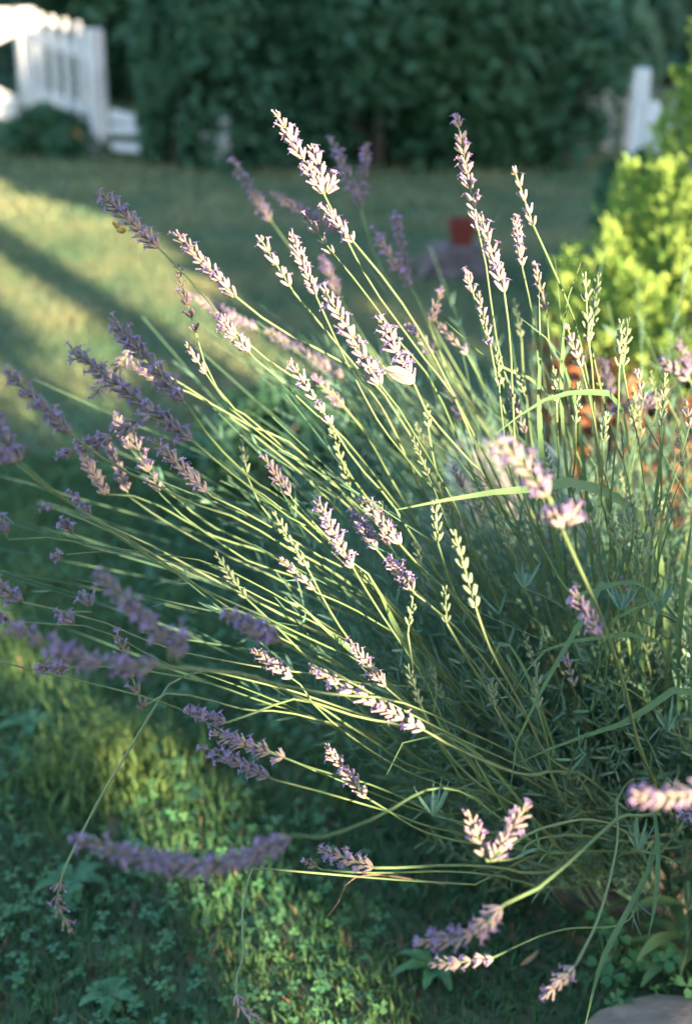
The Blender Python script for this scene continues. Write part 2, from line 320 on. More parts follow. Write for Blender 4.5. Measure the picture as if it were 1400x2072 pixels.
shrub('loose_shrub', (gp(1130, 7.6), 7.95, .55), (.55, .4, .60), 1500, .045, 'loose thin shrub with white fence pickets showing through it', seed=35, lumps=22)
shrub('tall_shrub', (gp(330, 10.5), 11.0, 1.3), (1.0, .8, 1.5), 7000, .08, 'dark shrub rising behind the left picket fence', seed=36)
shrub('low_shrub', (gp(70, 8.0), 8.3, .08), (.30, .2, .20), 3600, .04, 'low green border plants at the foot of the left picket fence', seed=37, trunk=False)
shrub('low_shrub', (gp(1290, 4.8), 4.85, .22), (.17, .14, .27), 3800, .045, 'low dark shrub at the foot of the right picket fence', seed=38, trunk=False)
mb = MB(); r = np.random.default_rng(41); n = 26000; hx = r.random(n)*17-8.5; hz = r.random(n)*3.4
hy = 12.2+.5*np.array([noise.noise(Vector((a*.8, b*.9, 0))) for a, b in zip(hx, hz)])+r.random(n)*.35+abs(hx)*.02
leaf_cloud(mb, np.stack([hx, hy, hz], 1), np.stack([r.normal(size=n)*.6, -np.ones(n), r.normal(size=n)*.6], 1), .13*(.6+.8*r.random(n)), 0)
hb = thing('hedge', (0, 12.6, 0), 'tall dark hedge closing off the garden behind the fences and shrubs', 'hedge')
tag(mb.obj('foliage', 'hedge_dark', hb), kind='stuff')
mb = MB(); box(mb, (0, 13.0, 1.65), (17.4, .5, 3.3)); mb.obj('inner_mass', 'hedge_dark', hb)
# orange flowers by the fence
def flower_head(px, py, D, label):
    p = P(px, py, D); root = thing('orange_flower', (p[0], p[1], 0), label, 'flower'); mb = MB(); tube(mb, smooth_curve([(p[0], p[1], 0), (p[0]+.01, p[1]+.02, p[2]*.6), p], 6), .004, 5); mb.obj('stem', 'stem_dull', root)
    for k in range(9):
        th = k*2*math.pi/9; dd = np.array([math.cos(th), -.35, math.sin(th)]); pb = MB(); t = np.linspace(0, 1, 5)[:, None]
        ribbon(pb, p+dd*.042*t, .022*np.array([.4, .9, 1, .8, .2]), np.array([0, -1., .2]), 0, .2+.6*random.random()); pb.obj('petal', 'orange', root)
flower_head(186, 198, 8.3, 'orange flower beside the white fence post')
flower_head(152, 275, 8.0, 'dull orange flower low among the border plants, below the fence pickets')
# ================================================================== stump and red pot
S = G(915, 548); mb = MB(); k = 18; rings = [(0, .135), (.012, .115), (.05, .104), (.085, .10), (.098, .094)]; V = []
for z, rr in rings:
    for i in range(k):
        th = i*2*math.pi/k; f_ = 1+.13*noise.noise(Vector((math.cos(th)*2, math.sin(th)*2, z*6)))+.06*math.sin(th*5); V.append((S[0]+rr*f_*math.cos(th), S[1]+rr*f_*math.sin(th), z))
V.append((S[0], S[1], .1)); nr = len(rings)
mb.add(V, [(j*k+i, j*k+(i+1) % k, (j+1)*k+(i+1) % k, (j+1)*k+i) for j in range(nr-1) for i in range(k)], [((nr-1)*k+i, (nr-1)*k+(i+1) % k, nr*k) for i in range(k)])
st = thing('tree_stump', S, 'low weathered tree stump on the shaded lawn with a red pot on it', 'stump'); mb.obj('trunk', 'stump', st)
for a0 in (2.6, 3.9, 5.4):
    rb = MB(); e = S+np.array([math.cos(a0)*.19, math.sin(a0)*.19, -.005]); tube(rb, smooth_curve([S+[math.cos(a0)*.08, math.sin(a0)*.08, .05], (S+e)/2+[math.cos(a0)*.04, math.sin(a0)*.04, .02], e], 6), np.linspace(.03, .01, 6), 7); rb.obj('root', 'stump', st)
pt = thing('flower_pot', S+[.03, 0, .1], 'small dark red square pot standing on the tree stump', 'pot')
def frustum(s0, s1, z0, z1, inner=None):
    mb = MB(); V = [(S[0]+.03+i*s/2, S[1]+j*s/2, z) for s, z in ((s0, z0), (s1, z1)) for i, j in ((-1, -1), (1, -1), (1, 1), (-1, 1))]
    f = [(0, 1, 5, 4), (1, 2, 6, 5), (2, 3, 7, 6), (3, 0, 4, 7), (0, 3, 2, 1)]
    if inner:
        V += [(S[0]+.03+i*inner/2, S[1]+j*inner/2, z) for z in (z1, z1-.02) for i, j in ((-1, -1), (1, -1), (1, 1), (-1, 1))]
        f += [(4, 5, 9, 8), (5, 6, 10, 9), (6, 7, 11, 10), (7, 4, 8, 11)]+[(8, 9, 13, 12), (9, 10, 14, 13), (10, 11, 15, 14), (11, 8, 12, 15), (12, 13, 14, 15)]
    mb.add(V, f); return mb
frustum(.07, .088, .1, .165).obj('body', 'red', pt, smooth=False); frustum(.1, .104, .1652, .19, .085).obj('rim', 'red', pt, smooth=False)
# ================================================================== rocks
def rock(px, py, r3, mt, label, seed, amp=.25, lift=.4, cat='rock', F=None):
    p = G(px, py) if F is None else np.array([gp(px, F), F, 0]); mb = MB(); blob(mb, (p[0], p[1], r3[2]*lift), r3, seed, amp, 1.7, seg=(28, 18)); o = mb.obj('rock', mt); return tag(o, label, cat)
rock(1015, 1235, (.15, .10, .24), 'rock', 'pale pinkish upright rock behind the lavender stems', 3, .25, .42)
rock(1130, 1290, (.10, .08, .09), 'rock_tan', 'small tan rock low behind the lavender, right of the pale upright rock', 5)
rock(1425, 1500, (.065, .08, .20), 'rock_grey', 'grey rounded rock at the right edge beside the wide leaves', 7, .2, .62)
rock(1420, 2190, (.15, .12, .035), 'rock_tan', 'flat tan paving stone in the bottom right corner', 9, .15, .15, 'paving stone')
# ================================================================== golden conifer
cf_ = np.array([1.14, 3.08, 0]); con = thing('conifer_shrub', cf_, 'bright golden green conifer shrub in sunlight at the right edge with brown dead lower twigs', 'conifer')
mb = MB(); tube(mb, smooth_curve([cf_+[0, 0, -.02], cf_+[.01, 0, .8], cf_+[0, .01, 1.6]], 12), np.linspace(.035, .008, 12), 8); mb.obj('trunk', 'bark', con)
def spray(mb, o, d, ln, r, mati, a, k=11):
    """flat fan of scale-leaf fingers"""
    d = unit(d); s = unit(np.cross(d, r.normal(size=3))); nfc = np.cross(d, s); V = []; Q = []; T = []
    tipw = ln*.08
    for q in range(k):
        t = q/(k-1); side = (q % 2)*2-1; b = o+d*ln*t*.82; dirf = unit(d*(.75+.25*t)+s*side*(.75*(1-t)+.05)+nfc*r.normal()*.25); L = ln*(.42*(1-t)+.16)
        u = unit(np.cross(dirf, nfc)); w2 = np.cross(dirf, u); base = len(V)
        for f, rr in ((0, .55), (.55, 1.), (.9, .75)):
            for th in (0, 2.09, 4.19): V.append(b+dirf*L*f+(u*math.cos(th)+w2*math.sin(th))*tipw*rr)
        V.append(b+dirf*L); 
        for j in range(2):
            for i in range(3): Q.append((base+j*3+i, base+j*3+(i+1) % 3, base+j*3+3+(i+1) % 3, base+j*3+3+i))
        for i in range(3): T.append((base+6+i, base+6+(i+1) % 3, base+9))
    mb.add(V, Q, T, mati, a)
r = np.random.default_rng(77); mb = MB()
def cone_r(z): return float(np.interp(z, [0, .15, .3, .41, .52, .6, .75, .85, 1.0, 1.3, 1.6, 1.9], [.50, .59, .66, .68, .60, .54, .44, .37, .33, .42, .42, .06]))  # unseen top broadened to throw shade on the far lawn
cnt = 0
while cnt < 3000:
    z = .14+1.72*r.random()**(1.9 if cnt > 1500 else .7); az = math.pi*(.84+1.1*r.random()) if cnt > 1500 else math.pi*(-.1+.95*r.random()); big = 1.7 if cnt < 1500 else 1.
    lump = 1.1*noise.noise(Vector((math.cos(az)*6, math.sin(az)*6, z*3.2)))+.5*noise.noise(Vector((math.cos(az)*14, math.sin(az)*14, z*9)))
    if lump < -.32 and cnt > 1500: continue
    rr = cone_r(z)*(.97+.22*lump)*(.93+.08*r.random())
    if z < .31 and lump+.3*r.random() > -.2 : continue
    o = cf_+np.array([math.cos(az)*rr, math.sin(az)*rr, z]); dr = np.array([math.cos(az)*.6, math.sin(az)*.6, .9])+r.normal(size=3)*.2
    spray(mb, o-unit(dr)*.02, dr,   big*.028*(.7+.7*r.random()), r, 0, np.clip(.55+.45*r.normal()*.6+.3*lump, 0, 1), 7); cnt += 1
plumes = []
for k in range(96):   # upright plumes, each a tapering tuft of sprays
    zb = .16+1.15*(k+r.random())/96*(.55+.45*r.random()); az = math.pi*(.84+1.06*((k*.618) % 1.)); hp = .20+.16*r.random(); rp = .050+.028*r.random(); rr = min(cone_r(zb+hp*.5), cone_r(min(zb+hp*.95, 1.0))+.05)*(.90+.12*r.random())-rp*.35
    o = cf_+np.array([math.cos(az)*rr, math.sin(az)*rr, zb]); ax = unit(np.array([math.cos(az)*.16, math.sin(az)*.16, 1.])+r.normal(size=3)*.06); tone = r.normal()*.16
    for j in range(112):
        t = r.random()**.85; th = r.random()*6.28; q_ = rp*(1-t)**.6*(.45+.95*t**.3 if t < .3 else 1.)*(.75+.3*r.random()); side = unit(np.cross(ax, [math.cos(th), math.sin(th), .2]))
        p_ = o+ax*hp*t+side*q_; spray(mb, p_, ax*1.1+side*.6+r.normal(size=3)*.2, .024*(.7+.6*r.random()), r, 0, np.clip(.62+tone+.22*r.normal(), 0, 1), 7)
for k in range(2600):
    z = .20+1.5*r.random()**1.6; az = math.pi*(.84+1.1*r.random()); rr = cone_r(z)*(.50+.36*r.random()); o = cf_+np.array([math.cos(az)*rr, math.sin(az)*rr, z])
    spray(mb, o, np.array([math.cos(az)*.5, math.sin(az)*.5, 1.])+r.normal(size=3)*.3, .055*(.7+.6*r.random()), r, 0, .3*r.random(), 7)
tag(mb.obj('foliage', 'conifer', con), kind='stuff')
mb = MB()
for k in range(3600):
    z = .01+.31*r.random(); az = r.random()*6.28
    if math.sin(az) > .5: continue
    rr = (.70 if z > .08 else .64)*(.5+.5*r.random()); o = cf_+np.array([math.cos(az)*rr, math.sin(az)*rr, z])
    spray(mb, o, np.array([math.cos(az)*.8, math.sin(az)*.8, .5])+r.normal(size=3)*.4, .05*(.7+.6*r.random()), r, 0, r.random(), 9)
tag(mb.obj('dead_foliage', 'conifer_dead', con), kind='stuff')
for k in range(14):
    tb = MB(); az = math.pi+k*.42-1.0; z = .05+.04*k; e = cf_+np.array([math.cos(az)*.52, math.sin(az)*.52, z+.24]); tube(tb, smooth_curve([cf_+[0, 0, z], (cf_+e)/2+[0, 0, z*.5], e], 7), np.linspace(.011, .003, 7), 6); tb.obj('branch', 'bark', con)
# small sun-touched shrub behind the lavender
shrub('low_shrub', (gp(600, 2.95), 2.98, .11), (.25, .20, .135), 6000, .013, 'low rounded green shrub behind the lavender, its top touched by sun', seed=55, mt='hedge', lumps=20)
# ================================================================== LAVENDER
def ring_template(k=8):
    prof = [(0, .35), (.12, .75), (.45, 1.), (.8, .85), (1., .62)]; V = []; 
    for t, rr in prof:
        for i in range(k): th = i*2*math.pi/k; q_ = rr*(1. if i % 2 else .80); V.append((q_*math.cos(th), q_*math.sin(th), t+(.05 if i % 2 and t == 1 else 0)))
    V.append((0, 0, .97)); n = len(prof)
    Q = [(j*k+i, j*k+(i+1) % k, (j+1)*k+(i+1) % k, (j+1)*k+i) for j in range(n-1) for i in range(k)]; T = [((n-1)*k+i, (n-1)*k+(i+1) % k, n*k) for i in range(k)]
    return np.array(V), np.array(Q), np.array(T)
CV, CQ, CT = ring_template(8)
def corolla_template():
    V = []; Q = []; k = 5
    for t, rr in ((.0, .42), (.35, .5), (.6, .62)):
        for i in range(k): th = i*2*math.pi/k; V.append((rr*math.cos(th), rr*math.sin(th), t))
    Q = [(j*k+i, j*k+(i+1) % k, (j+1)*k+(i+1) % k, (j+1)*k+i) for j in range(2) for i in range(k)]
    for i in range(5):
        th = (i+.5)*2*math.pi/5; th0 = i*2*math.pi/5; th1 = (i+1)*2*math.pi/5; rr = 1.9 if i in (0, 1) else 1.5; b = len(V)
        V += [(rr*math.cos(th-.33), rr*math.sin(th-.33), .85), (rr*math.cos(th+.33), rr*math.sin(th+.33), .85)]
        Q.append((2*k+i, 2*k+(i+1) % k, b+1, b))
        V += [(rr*1.25*math.cos(th-.12), rr*1.25*math.sin(th-.12), .75), (rr*1.25*math.cos(th+.12), rr*1.25*math.sin(th+.12), .75)]
        Q.append((b, b+1, b+3, b+2))
    return np.array(V), np.array(Q)
KV, KQ = corolla_template()
STY = dict(  # whorl spacing, calyces, length, radius, tilt, corolla chance, calyx material, size
 full=dict(sp=.0078, nc=7, l=.0088, r=.00150, tilt=.62, pc=.22, mt=0), bloom=dict(sp=.0080, nc=7, l=.0090, r=.00155, tilt=.72, pc=.40, mt=0),
 blue=dict(sp=.0076, nc=7, l=.0086, r=.00150, tilt=.62, pc=.36, mt=4), thin=dict(sp=.0105, nc=4, l=.0082, r=.0015, tilt=.5, pc=.12, mt=0),  # blue style: spikes in shade, painted with the darker calyx
 bud=dict(sp=.0088, nc=4, l=.0066, r=.0014, tilt=.5, pc=.0, mt=5), dry=dict(sp=.0105, nc=5, l=.0072, r=.0013, tilt=.6, pc=.10, mt=6))
def spike_mesh(mb, curve, style, r, size=1.):
    st = STY[style]; seg = np.linalg.norm(np.diff(curve, axis=0), axis=1); cum = np.concatenate([[0], np.cumsum(seg)]); L = cum[-1]
    Tn, U, W = frames(curve)
    s = 0.; pos = []
    while s < L: pos.append(s); s += st['sp']*size*.84*(.74+.52*r.random())*(1.0+.30*(s/L))+(.004*size if r.random() < .1 else 0)
    for wi, s in enumerate(pos):   # s=0 is the tip
        i = min(np.searchsorted(cum, s), len(curve)-1); p = np.array([np.interp(s, cum, curve[:, c]) for c in range(3)]); ax = -Tn[i]; u = U[i]; w_ = W[i]
        f = s/L; grow = .62+.38*min(1, f*3.5); nc = max(2, int((st['nc']+(.9 if st['nc'] > 5 else .3))*(.65+.35*min(1, f*3))+r.normal()*.8)); ph = r.random()*6.28
        if wi == 0: nc = max(nc, 3)
        for c in range(nc):
            th = ph+c*2*math.pi/nc+r.normal()*.25; rad = u*math.cos(th)+w_*math.sin(th); ti = st['tilt']*(.75+.5*r.random())*(1 if wi else .5)
            d = unit(ax*math.cos(ti)+rad*math.sin(ti)); e1 = unit(np.cross(d, ax+rad*.3)); e2 = np.cross(d, e1)
            l = st['l']*size*grow*(.8+.35*r.random()); rr = st['r']*size*grow*(.9+.2*r.random()); o = p+rad*.0009*size-ax*.001+ax*r.normal()*.0009*size
            v = o+CV[:, :1]*rr*e1+CV[:, 1:2]*rr*e2+CV[:, 2:]*l*d
            mb.add(v, CQ, CT, st['mt'], np.clip(.95-.6*CV[:, 2]+r.normal()*.22, 0, 1))
            if r.random() < st['pc']:
                k = .0017*size*(.8+.4*r.random()); o2 = o+d*l*.93; v = o2+KV[:, :1]*k*e1+KV[:, 1:2]*k*e2+KV[:, 2:]*k*2.0*d; mb.add(v, KQ, None, 1, r.random())
            elif r.random() < .16 and st['pc'] > 0:
                k = .0011*size; o2 = o+d*l*.95; v = o2+CV[:, :1]*k*e1+CV[:, 1:2]*k*e2+CV[:, 2:]*k*2.2*d; mb.add(v, CQ, CT, 1, r.random())
        if style != 'bud':
            for c in range(2):
                th = ph+c*3.1+r.random(); rad = u*math.cos(th)+w_*math.sin(th); t = np.linspace(0, 1, 4)[:, None]
                ribbon(mb, p-ax*.0012+(ax*.6+rad*.8)*.0045*size*t, .0034*size*np.array([.7, 1, .7, .1]), unit(rad-ax*.6), 3, r.random())
    return
lav_base = np.array([.42, 1.72, 0.])
lav = thing('lavender_bush', lav_base, 'large lavender bush with long arching stems of purple flower spikes', 'lavender')
SPM = ['calyx', 'corolla', 'stem', 'bract', 'calyx_shaded', 'bud', 'dry']
def root_for(pt, r):
    # stems leave the crown of the plant near the ground, nearest the side they lean to
    x = np.clip(.40+.55*(pt[0]-.15)*.5, .20, .66)+r.normal()*.045; y = np.clip(1.66+(pt[1]-1.3)*.35, 1.52, 1.95)+r.normal()*.045
    return np.array([x, y, 0.01])
def lavender_stem(tip, base, mids, D0, D1, style, seed, size=1., thick=.00125, extra=None, spm='stem', bow=None, rt=None, leaves=1.):
    """tip/base of the flower spike and points down the stem as photograph pixels; depth runs from D0 at the tip to D1 at the last point"""
    r = np.random.default_rng(seed+900); n = len(mids); px = [base]+list(mids); lens = [0]
    for a, b in zip(px, px[1:]): lens.append(lens[-1]+math.hypot(b[0]-a[0], b[1]-a[1]))
    pts = [P(x, y, D0+(D1-D0)*(l/max(lens[-1], 1))**1.1) for (x, y), l in zip(px, lens)]
    last = pts[-1]
    if rt is not False:
        ro = root_for(last, r) if rt is None else np.asarray(rt, float)
        if last[2] > .12:
            dv = unit(last-pts[-2]); gap = np.linalg.norm(ro-last); pts.append(last*.52+ro*.48+dv*gap*.13)
        pts.append(ro)
    sp = [P(*tip, D0-.004)]+([P(*b, D0) for b in bow] if bow else [])+[pts[0]]
    tipc = smooth_curve(sp, 14)
    full = smooth_curve(np.vstack([sp[-2][None], pts]), 34)
    nfull = smooth_curve(pts, 30); tt = np.linspace(0, 1, 30); am = .015*np.clip(tt*6, 0, 1)*np.clip((1-tt)*4, 0, 1); o1, o2 = r.normal(size=3), r.normal(size=3)
    nfull = nfull+am[:, None]*(o1*np.sin(tt*math.pi*(1.2+1.3*r.random())+r.random()*3)[:, None]*np.clip(tt*3, 0, 1)[:, None]+.35*o2*np.sin(tt*math.pi*(3+3*r.random()))[:, None])
    kn = int(r.integers(7, 16)); kd = r.normal(size=3)*.0035; nfull[kn:] += kd*np.clip(np.arange(30-kn)/4, 0, 1)[:, None]*np.clip((29-np.arange(kn, 30))/6, 0, 1)[:, None]
    mb = MB(); thick = thick*(.78+.3*r.random()); rad = np.linspace(thick*.85, thick*1.15, 30); rad[kn] *= 1.35; kk = np.clip(r.random()*.8+.1+np.zeros(30), 0, 1)
    tube(mb, nfull, rad, 6, 0, kk)
    # a few leaf pairs on the lower stem
    Tn = np.gradient(nfull, axis=0)
    for _ in range(int(r.integers(2, 6)*leaves)):
        i = int(r.integers(12, 24)); p = nfull[i]; ax = -unit(Tn[i]); 
        for sgn in (1, -1):
            side = unit(np.cross(ax, r.normal(size=3)))*sgn; t = np.linspace(0, 1, 6)[:, None]; ll = .028+.03*r.random()
            ribbon(mb, p+(ax*.93+side*.33)*ll*t+side*ll*.10*t*t, .0030*np.array([.5, .9, 1, .9, .6, .1]), unit(np.cross(side, ax)+.2*r.normal(size=3)), 1, r.random())
    so = mb.obj('flower_stem', [spm, 'leaf'], lav)
    sb = MB(); spike_mesh(sb, tipc, style, r, size); tube(sb, tipc, thick*.8, 5, 2, .5)
    if extra:
        for (a, b) in extra:
            pa = P(*b, D0); near = nfull[np.argmin(np.linalg.norm(nfull-(pa+RT*.02-UP*.008), axis=1))]; tube(sb, smooth_curve([pa, (pa+near)/2, near], 5), .0007, 5, 2, .5); spike_mesh(sb, smooth_curve([P(*a, D0), P((a[0]+b[0])/2+2, (a[1]+b[1])/2, D0), P(*b, D0)], 8), style, r, size)
    sb.obj('flower_spike', SPM, so)
    return so
F = 1.29
T = [
 # tip, base, stem points, D tip, D last, style, size, extras
 ((562,233),(658,398),[(745,560),(860,720),(960,900)],F,1.42,'full',1.1,dict(extra=[((632,300),(655,372)),((672,360),(658,398))])),
 ((662,425),(728,505),[(800,600),(890,760),(980,930)],F,1.42,'full',.95,{}),
 ((925,243),(967,465),[(985,540),(1005,660),(1040,820),(1080,980)],F+.07,1.5,'full',1.05,{}),
 ((975,447),(1020,592),[(1035,690),(1060,860),(1095,1050)],F-.03,1.42,'full',1.1,{}),
 ((1042,350),(1078,455),[(1130,570),(1165,650),(1210,800),(1240,980)],F,1.45,'thin',1.1,{}),
 ((1042,440),(1057,545),[(1075,640),(1090,800),(1110,980)],F+.08,1.5,'full',.8,{}),
 ((1081,535),(1106,635),[(1112,720),(1140,900),(1160,1040)],F+.10,1.5,'thin',.9,{}),
 ((945,553),(960,605),[(985,690),(1030,830),(1070,980)],F+.10,1.5,'full',.8,{}),
 ((968,598),(992,700),[(1010,790),(1050,930),(1090,1080)],F+.10,1.5,'thin',.9,{}),
 ((208,395),(325,505),[(370,548),(470,645),(600,760),(740,890)],F-.05,1.42,'bloom',1.0,{}),
 ((362,478),(475,598),[(560,668),(655,730),(780,850)],F,1.42,'full',1.05,{}),
 ((528,485),(595,592),[(640,648),(710,740),(820,880)],F,1.42,'thin',1.15,{}),
 ((590,475),(640,600),[(672,668),(745,800),(850,960)],F,1.42,'full',.9,{}),
 ((618,440),(675,515),[(725,575),(810,690),(920,860)],F+.05,1.5,'thin',1.0,{}),
 ((660,592),(770,780),[(805,825),(865,920),(960,1060)],F-.04,1.4,'full',1.2,{}),
 ((770,648),(838,778),[(862,835),(935,940),(1020,1070)],F,1.42,'bloom',1.1,{}),
 ((358,540),(395,668),[(405,710),(430,760),(470,815),(600,920)],F+.05,1.45,'dry',1.0,{}),
 ((380,700),(430,775),[(455,815),(560,900),(700,1000)],F+.1,1.48,'thin',1.0,{}),
 ((442,640),(515,725),[(560,762),(620,820),(740,940)],F,1.42,'full',1.05,{}),
 ((590,735),(672,862),[(722,940),(790,1020),(880,1150)],F,1.42,'thin',1.1,{}),
 ((190,800),(268,708),[(300,735),(420,810),(560,910),(720,1040)],F+.20,1.55,'full',1.1,{}),
 ((272,738),(318,772),[(380,792),(500,860),(640,960)],F+.14,1.5,'full',.9,{}),
 ((230,650),(380,822),[(425,885),(500,965),(640,1090)],F-.09,1.38,'blue',1.15,{}),
 ((150,712),(388,890),[(440,935),(560,1030),(700,1130)],F-.10,1.38,'blue',1.15,{}),
 ((128,918),(300,842),[(360,868),(470,960),(620,1080)],F-.12,1.36,'blue',1.0,dict(bow=[(210,890)])),
 ((20,755),(145,878),[(220,935),(380,1020),(560,1130)],F-.19,1.34,'blue',1.0,{}),
 ((-40,800),(42,935),[(110,992),(230,1065),(400,1160),(620,1290)],F-.22,1.3,'blue',1.15,{}),
 ((-30,900),(30,935),[(120,1010),(260,1100),(440,1200)],F-.24,1.3,'blue',1.0,{}),
 ((168,920),(215,1000),[(300,1010),(430,1075),(640,1180)],F+.20,1.52,'full',1.1,{}),
 ((235,842),(262,905),[(310,960),(420,1050),(600,1150)],F+.22,1.52,'full',.95,{}),
 ((262,870),(325,1000),[(370,1040),(480,1100),(660,1200)],F+.14,1.5,'bloom',1.0,{}),
 ((220,900),(262,1005),[(340,1060),(460,1130),(640,1230)],F+.24,1.52,'full',1.0,{}),
 ((315,895),(430,1005),[(530,1052),(650,1125),(780,1230)],F-.03,1.4,'blue',.95,{}),
 ((145,1000),(190,1052),[(300,1100),(450,1180),(620,1270)],F+.15,1.48,'blue',.9,{}),
 ((85,1022),(118,1032),[(230,1075),(380,1150),(560,1240)],F+.25,1.5,'blue',.8,{}),
 ((130,1055),(148,1080),[(195,1113),(360,1145),(520,1200),(700,1290)],F-.06,1.4,'blue',.85,dict(extra=[((114,1124),(136,1122))],thick=.0008)),
 ((5,1055),(18,1092),[(110,1090),(200,1113),(300,1135),(520,1205)],F-.12,1.38,'blue',1.0,dict(thick=.0009)),
 ((-10,1185),(45,1218),[(150,1243),(215,1265),(340,1318),(520,1350),(700,1400)],F-.14,1.36,'blue',1.1,dict(extra=[((172,1205),(186,1238)),((130,1248),(152,1264))],thick=.0009)),
 ((-5,1248),(20,1256),[(130,1262),(200,1262),(330,1320),(480,1370)],F-.12,1.36,'blue',.85,dict(thick=.0008)),
 ((210,1170),(338,1300),[(365,1345),(480,1360),(640,1400),(800,1450)],.93,1.25,'blue',1.05,dict(extra=[((368,1278),(345,1340))])),
 ((35,1275),(322,1348),[(440,1365),(600,1390),(760,1440)],.93,1.25,'blue',1.1,dict(bow=[(180,1335)])),
 ((82,1350),(150,1350),[(240,1352),(400,1380),(600,1440)],F-.1,1.36,'blue',.8,{}),
 ((238,1290),(290,1430),[(350,1400),(480,1420),(640,1460)],F-.12,1.36,'dry',1.1,{}),
 ((388,1440),(460,1462),[(540,1440),(620,1430),(760,1480)],F-.06,1.38,'blue',.9,{}),
 ((440,1485),(580,1535),[(650,1560),(790,1590),(940,1640)],F-.04,1.42,'bloom',.95,{}),
 ((418,1515),(556,1578),[(640,1602),(760,1645),(890,1680)],F-.09,1.4,'blue',1.0,{}),
 ((520,1322),(608,1385),[(650,1440),(760,1520),(900,1600)],F,1.42,'full',1.0,{}),
 ((468,1245),(572,1300),[(660,1350),(790,1420),(930,1500)],F-.25,1.3,'blue',1.0,{}),
 ((538,930),(592,1010),[(650,1075),(740,1160),(850,1270)],F,1.42,'full',.95,{}),
 ((492,895),(500,962),[(540,1040),(640,1140),(780,1250)],F+.12,1.45,'bud',1.1,{}),
 ((555,1040),(628,1160),[(665,1230),(730,1330),(830,1440)],F,1.42,'bud',1.15,{}),
 ((572,1133),(642,1200),[(700,1225),(765,1262),(880,1340)],F,1.42,'thin',.95,{}),
 ((645,1020),(715,1150),[(760,1230),(840,1370),(890,1470),(960,1560)],F-.03,1.42,'bloom',1.0,{}),
 ((716,1038),(762,1112),[(800,1160),(880,1260),(960,1380)],F+.04,1.45,'blue',.9,{}),
 ((738,1015),(812,1105),[(862,1170),(920,1250),(1000,1370)],F,1.42,'full',1.0,{}),
 ((795,1140),(838,1200),[(885,1240),(950,1310),(1040,1420)],F-.02,1.42,'bloom',1.0,{}),
 ((835,1205),(825,1282),[(838,1350),(860,1420),(930,1520)],F,1.42,'bud',1.1,{}),
 ((440,1125),(500,1212),[(560,1270),(650,1362),(770,1450)],F,1.42,'bud',1.1,{}),
 ((712,1305),(782,1392),[(830,1432),(900,1490),(1010,1570)],F,1.45,'full',.9,{}),
 ((640,1358),(875,1487),[(930,1515),(1050,1552),(1150,1580)],F-.08,1.42,'full',1.1,dict(thick=.0016)),
 ((825,1350),(852,1428),[(880,1480),(950,1560),(1030,1640)],F,1.42,'bud',1.0,{}),
 ((665,1515),(738,1612),[(800,1645),(890,1685),(1000,1720)],F-.02,1.42,'full',1.0,{}),
 ((655,1722),(758,1756),[(840,1755),(975,1742),(1060,1735)],F-.06,1.42,'bloom',.95,dict(thick=.0016)),
 ((620,1745),(652,1760),[(760,1772),(880,1788),(1000,1790)],F-.04,1.42,'dry',.9,{}),
 ((165,1698),(592,1690),[(640,1695),(800,1642),(950,1625),(1060,1640)],.93,1.30,'blue',1.1,dict(bow=[(250,1725),(380,1752),(490,1735)])),
 ((948,1650),(985,1742),[(1070,1735),(1180,1700)],1.08,1.4,'full',1.05,{}),
 ((1062,1635),(992,1742),[(1075,1680),(1150,1675),(1230,1670)],1.07,1.4,'bloom',1.0,{}),
 ((858,1905),(1020,1830),[(1100,1790),(1200,1700),(1262,1640)],1.03,1.12,'bloom',1.0,dict(bow=[(950,1890)],thick=.0017)),
 ((880,1952),(992,1940),[(1070,1905),(1150,1868),(1260,1840)],F-.18,1.42,'full',.85,{}),
 ((1106,2012),(1166,1950),[(1212,1850),(1250,1700),(1275,1600)],F-.20,1.42,'full',.9,{}),
 ((1286,1610),(1440,1590),[(1500,1600),(1540,1680)],.90,1.15,'bloom',.95,dict(bow=[(1350,1615)])),
 ((1020,900),(1112,1010),[(1135,1068),(1165,1140),(1215,1260),(1270,1400)],.97,1.25,'bloom',1.15,dict(extra=[((1160,1030),(1140,1075)),((1120,1045),(1138,1078))],thick=.0016)),
 ((1183,560),(1190,692),[(1200,760),(1212,880),(1225,1040)],F,1.45,'bud',1.25,{}),
 ((1210,560),(1193,690),[(1212,780),(1232,900),(1250,1060)],F+.03,1.45,'bud',1.15,{}),
 ((1256,655),(1252,752),[(1250,850),(1244,960),(1250,1080)],F,1.42,'bud',1.2,{}),
 ((1270,650),(1260,745),[(1272,830),(1282,900),(1290,1020)],F+.02,1.42,'bud',1.1,{}),
 ((1148,665),(1176,745),[(1195,830),(1210,960),(1230,1080)],F,1.42,'thin',1.0,{}),
 ((1168,780),(1164,860),[(1170,960),(1185,1080)],F+.05,1.45,'bud',1.0,{}),
 ((1226,838),(1220,892),[(1222,980),(1235,1100)],F,1.42,'bud',1.1,{}),
 ((1122,755),(1126,832),[(1130,930),(1150,1060)],F+.05,1.45,'bud',1.1,{}),
 ((1006,712),(1010,790),[(1025,900),(1060,1050)],F+.06,1.45,'bud',1.1,{}),
 ((862,826),(868,880),[(890,970),(950,1100)],F+.10,1.5,'bud',1.1,{}),
 ((475,330),(552,452),[(640,570),(780,740),(900,900)],1.88,1.88,'blue',1.2,{}),
 ((555,395),(692,470),[(760,560),(860,700),(960,880)],1.90,1.88,'blue',1.15,{}),
 ((672,290),(732,420),[(765,530),(850,700),(950,880)],1.86,1.86,'blue',1.25,{}),
 ((740,300),(728,425),[(775,560),(870,740),(960,900)],1.88,1.86,'blue',1.25,{}),
 ((758,468),(832,582),[(890,680),(980,830),(1060,980)],1.78,1.8,'blue',1.25,{}),
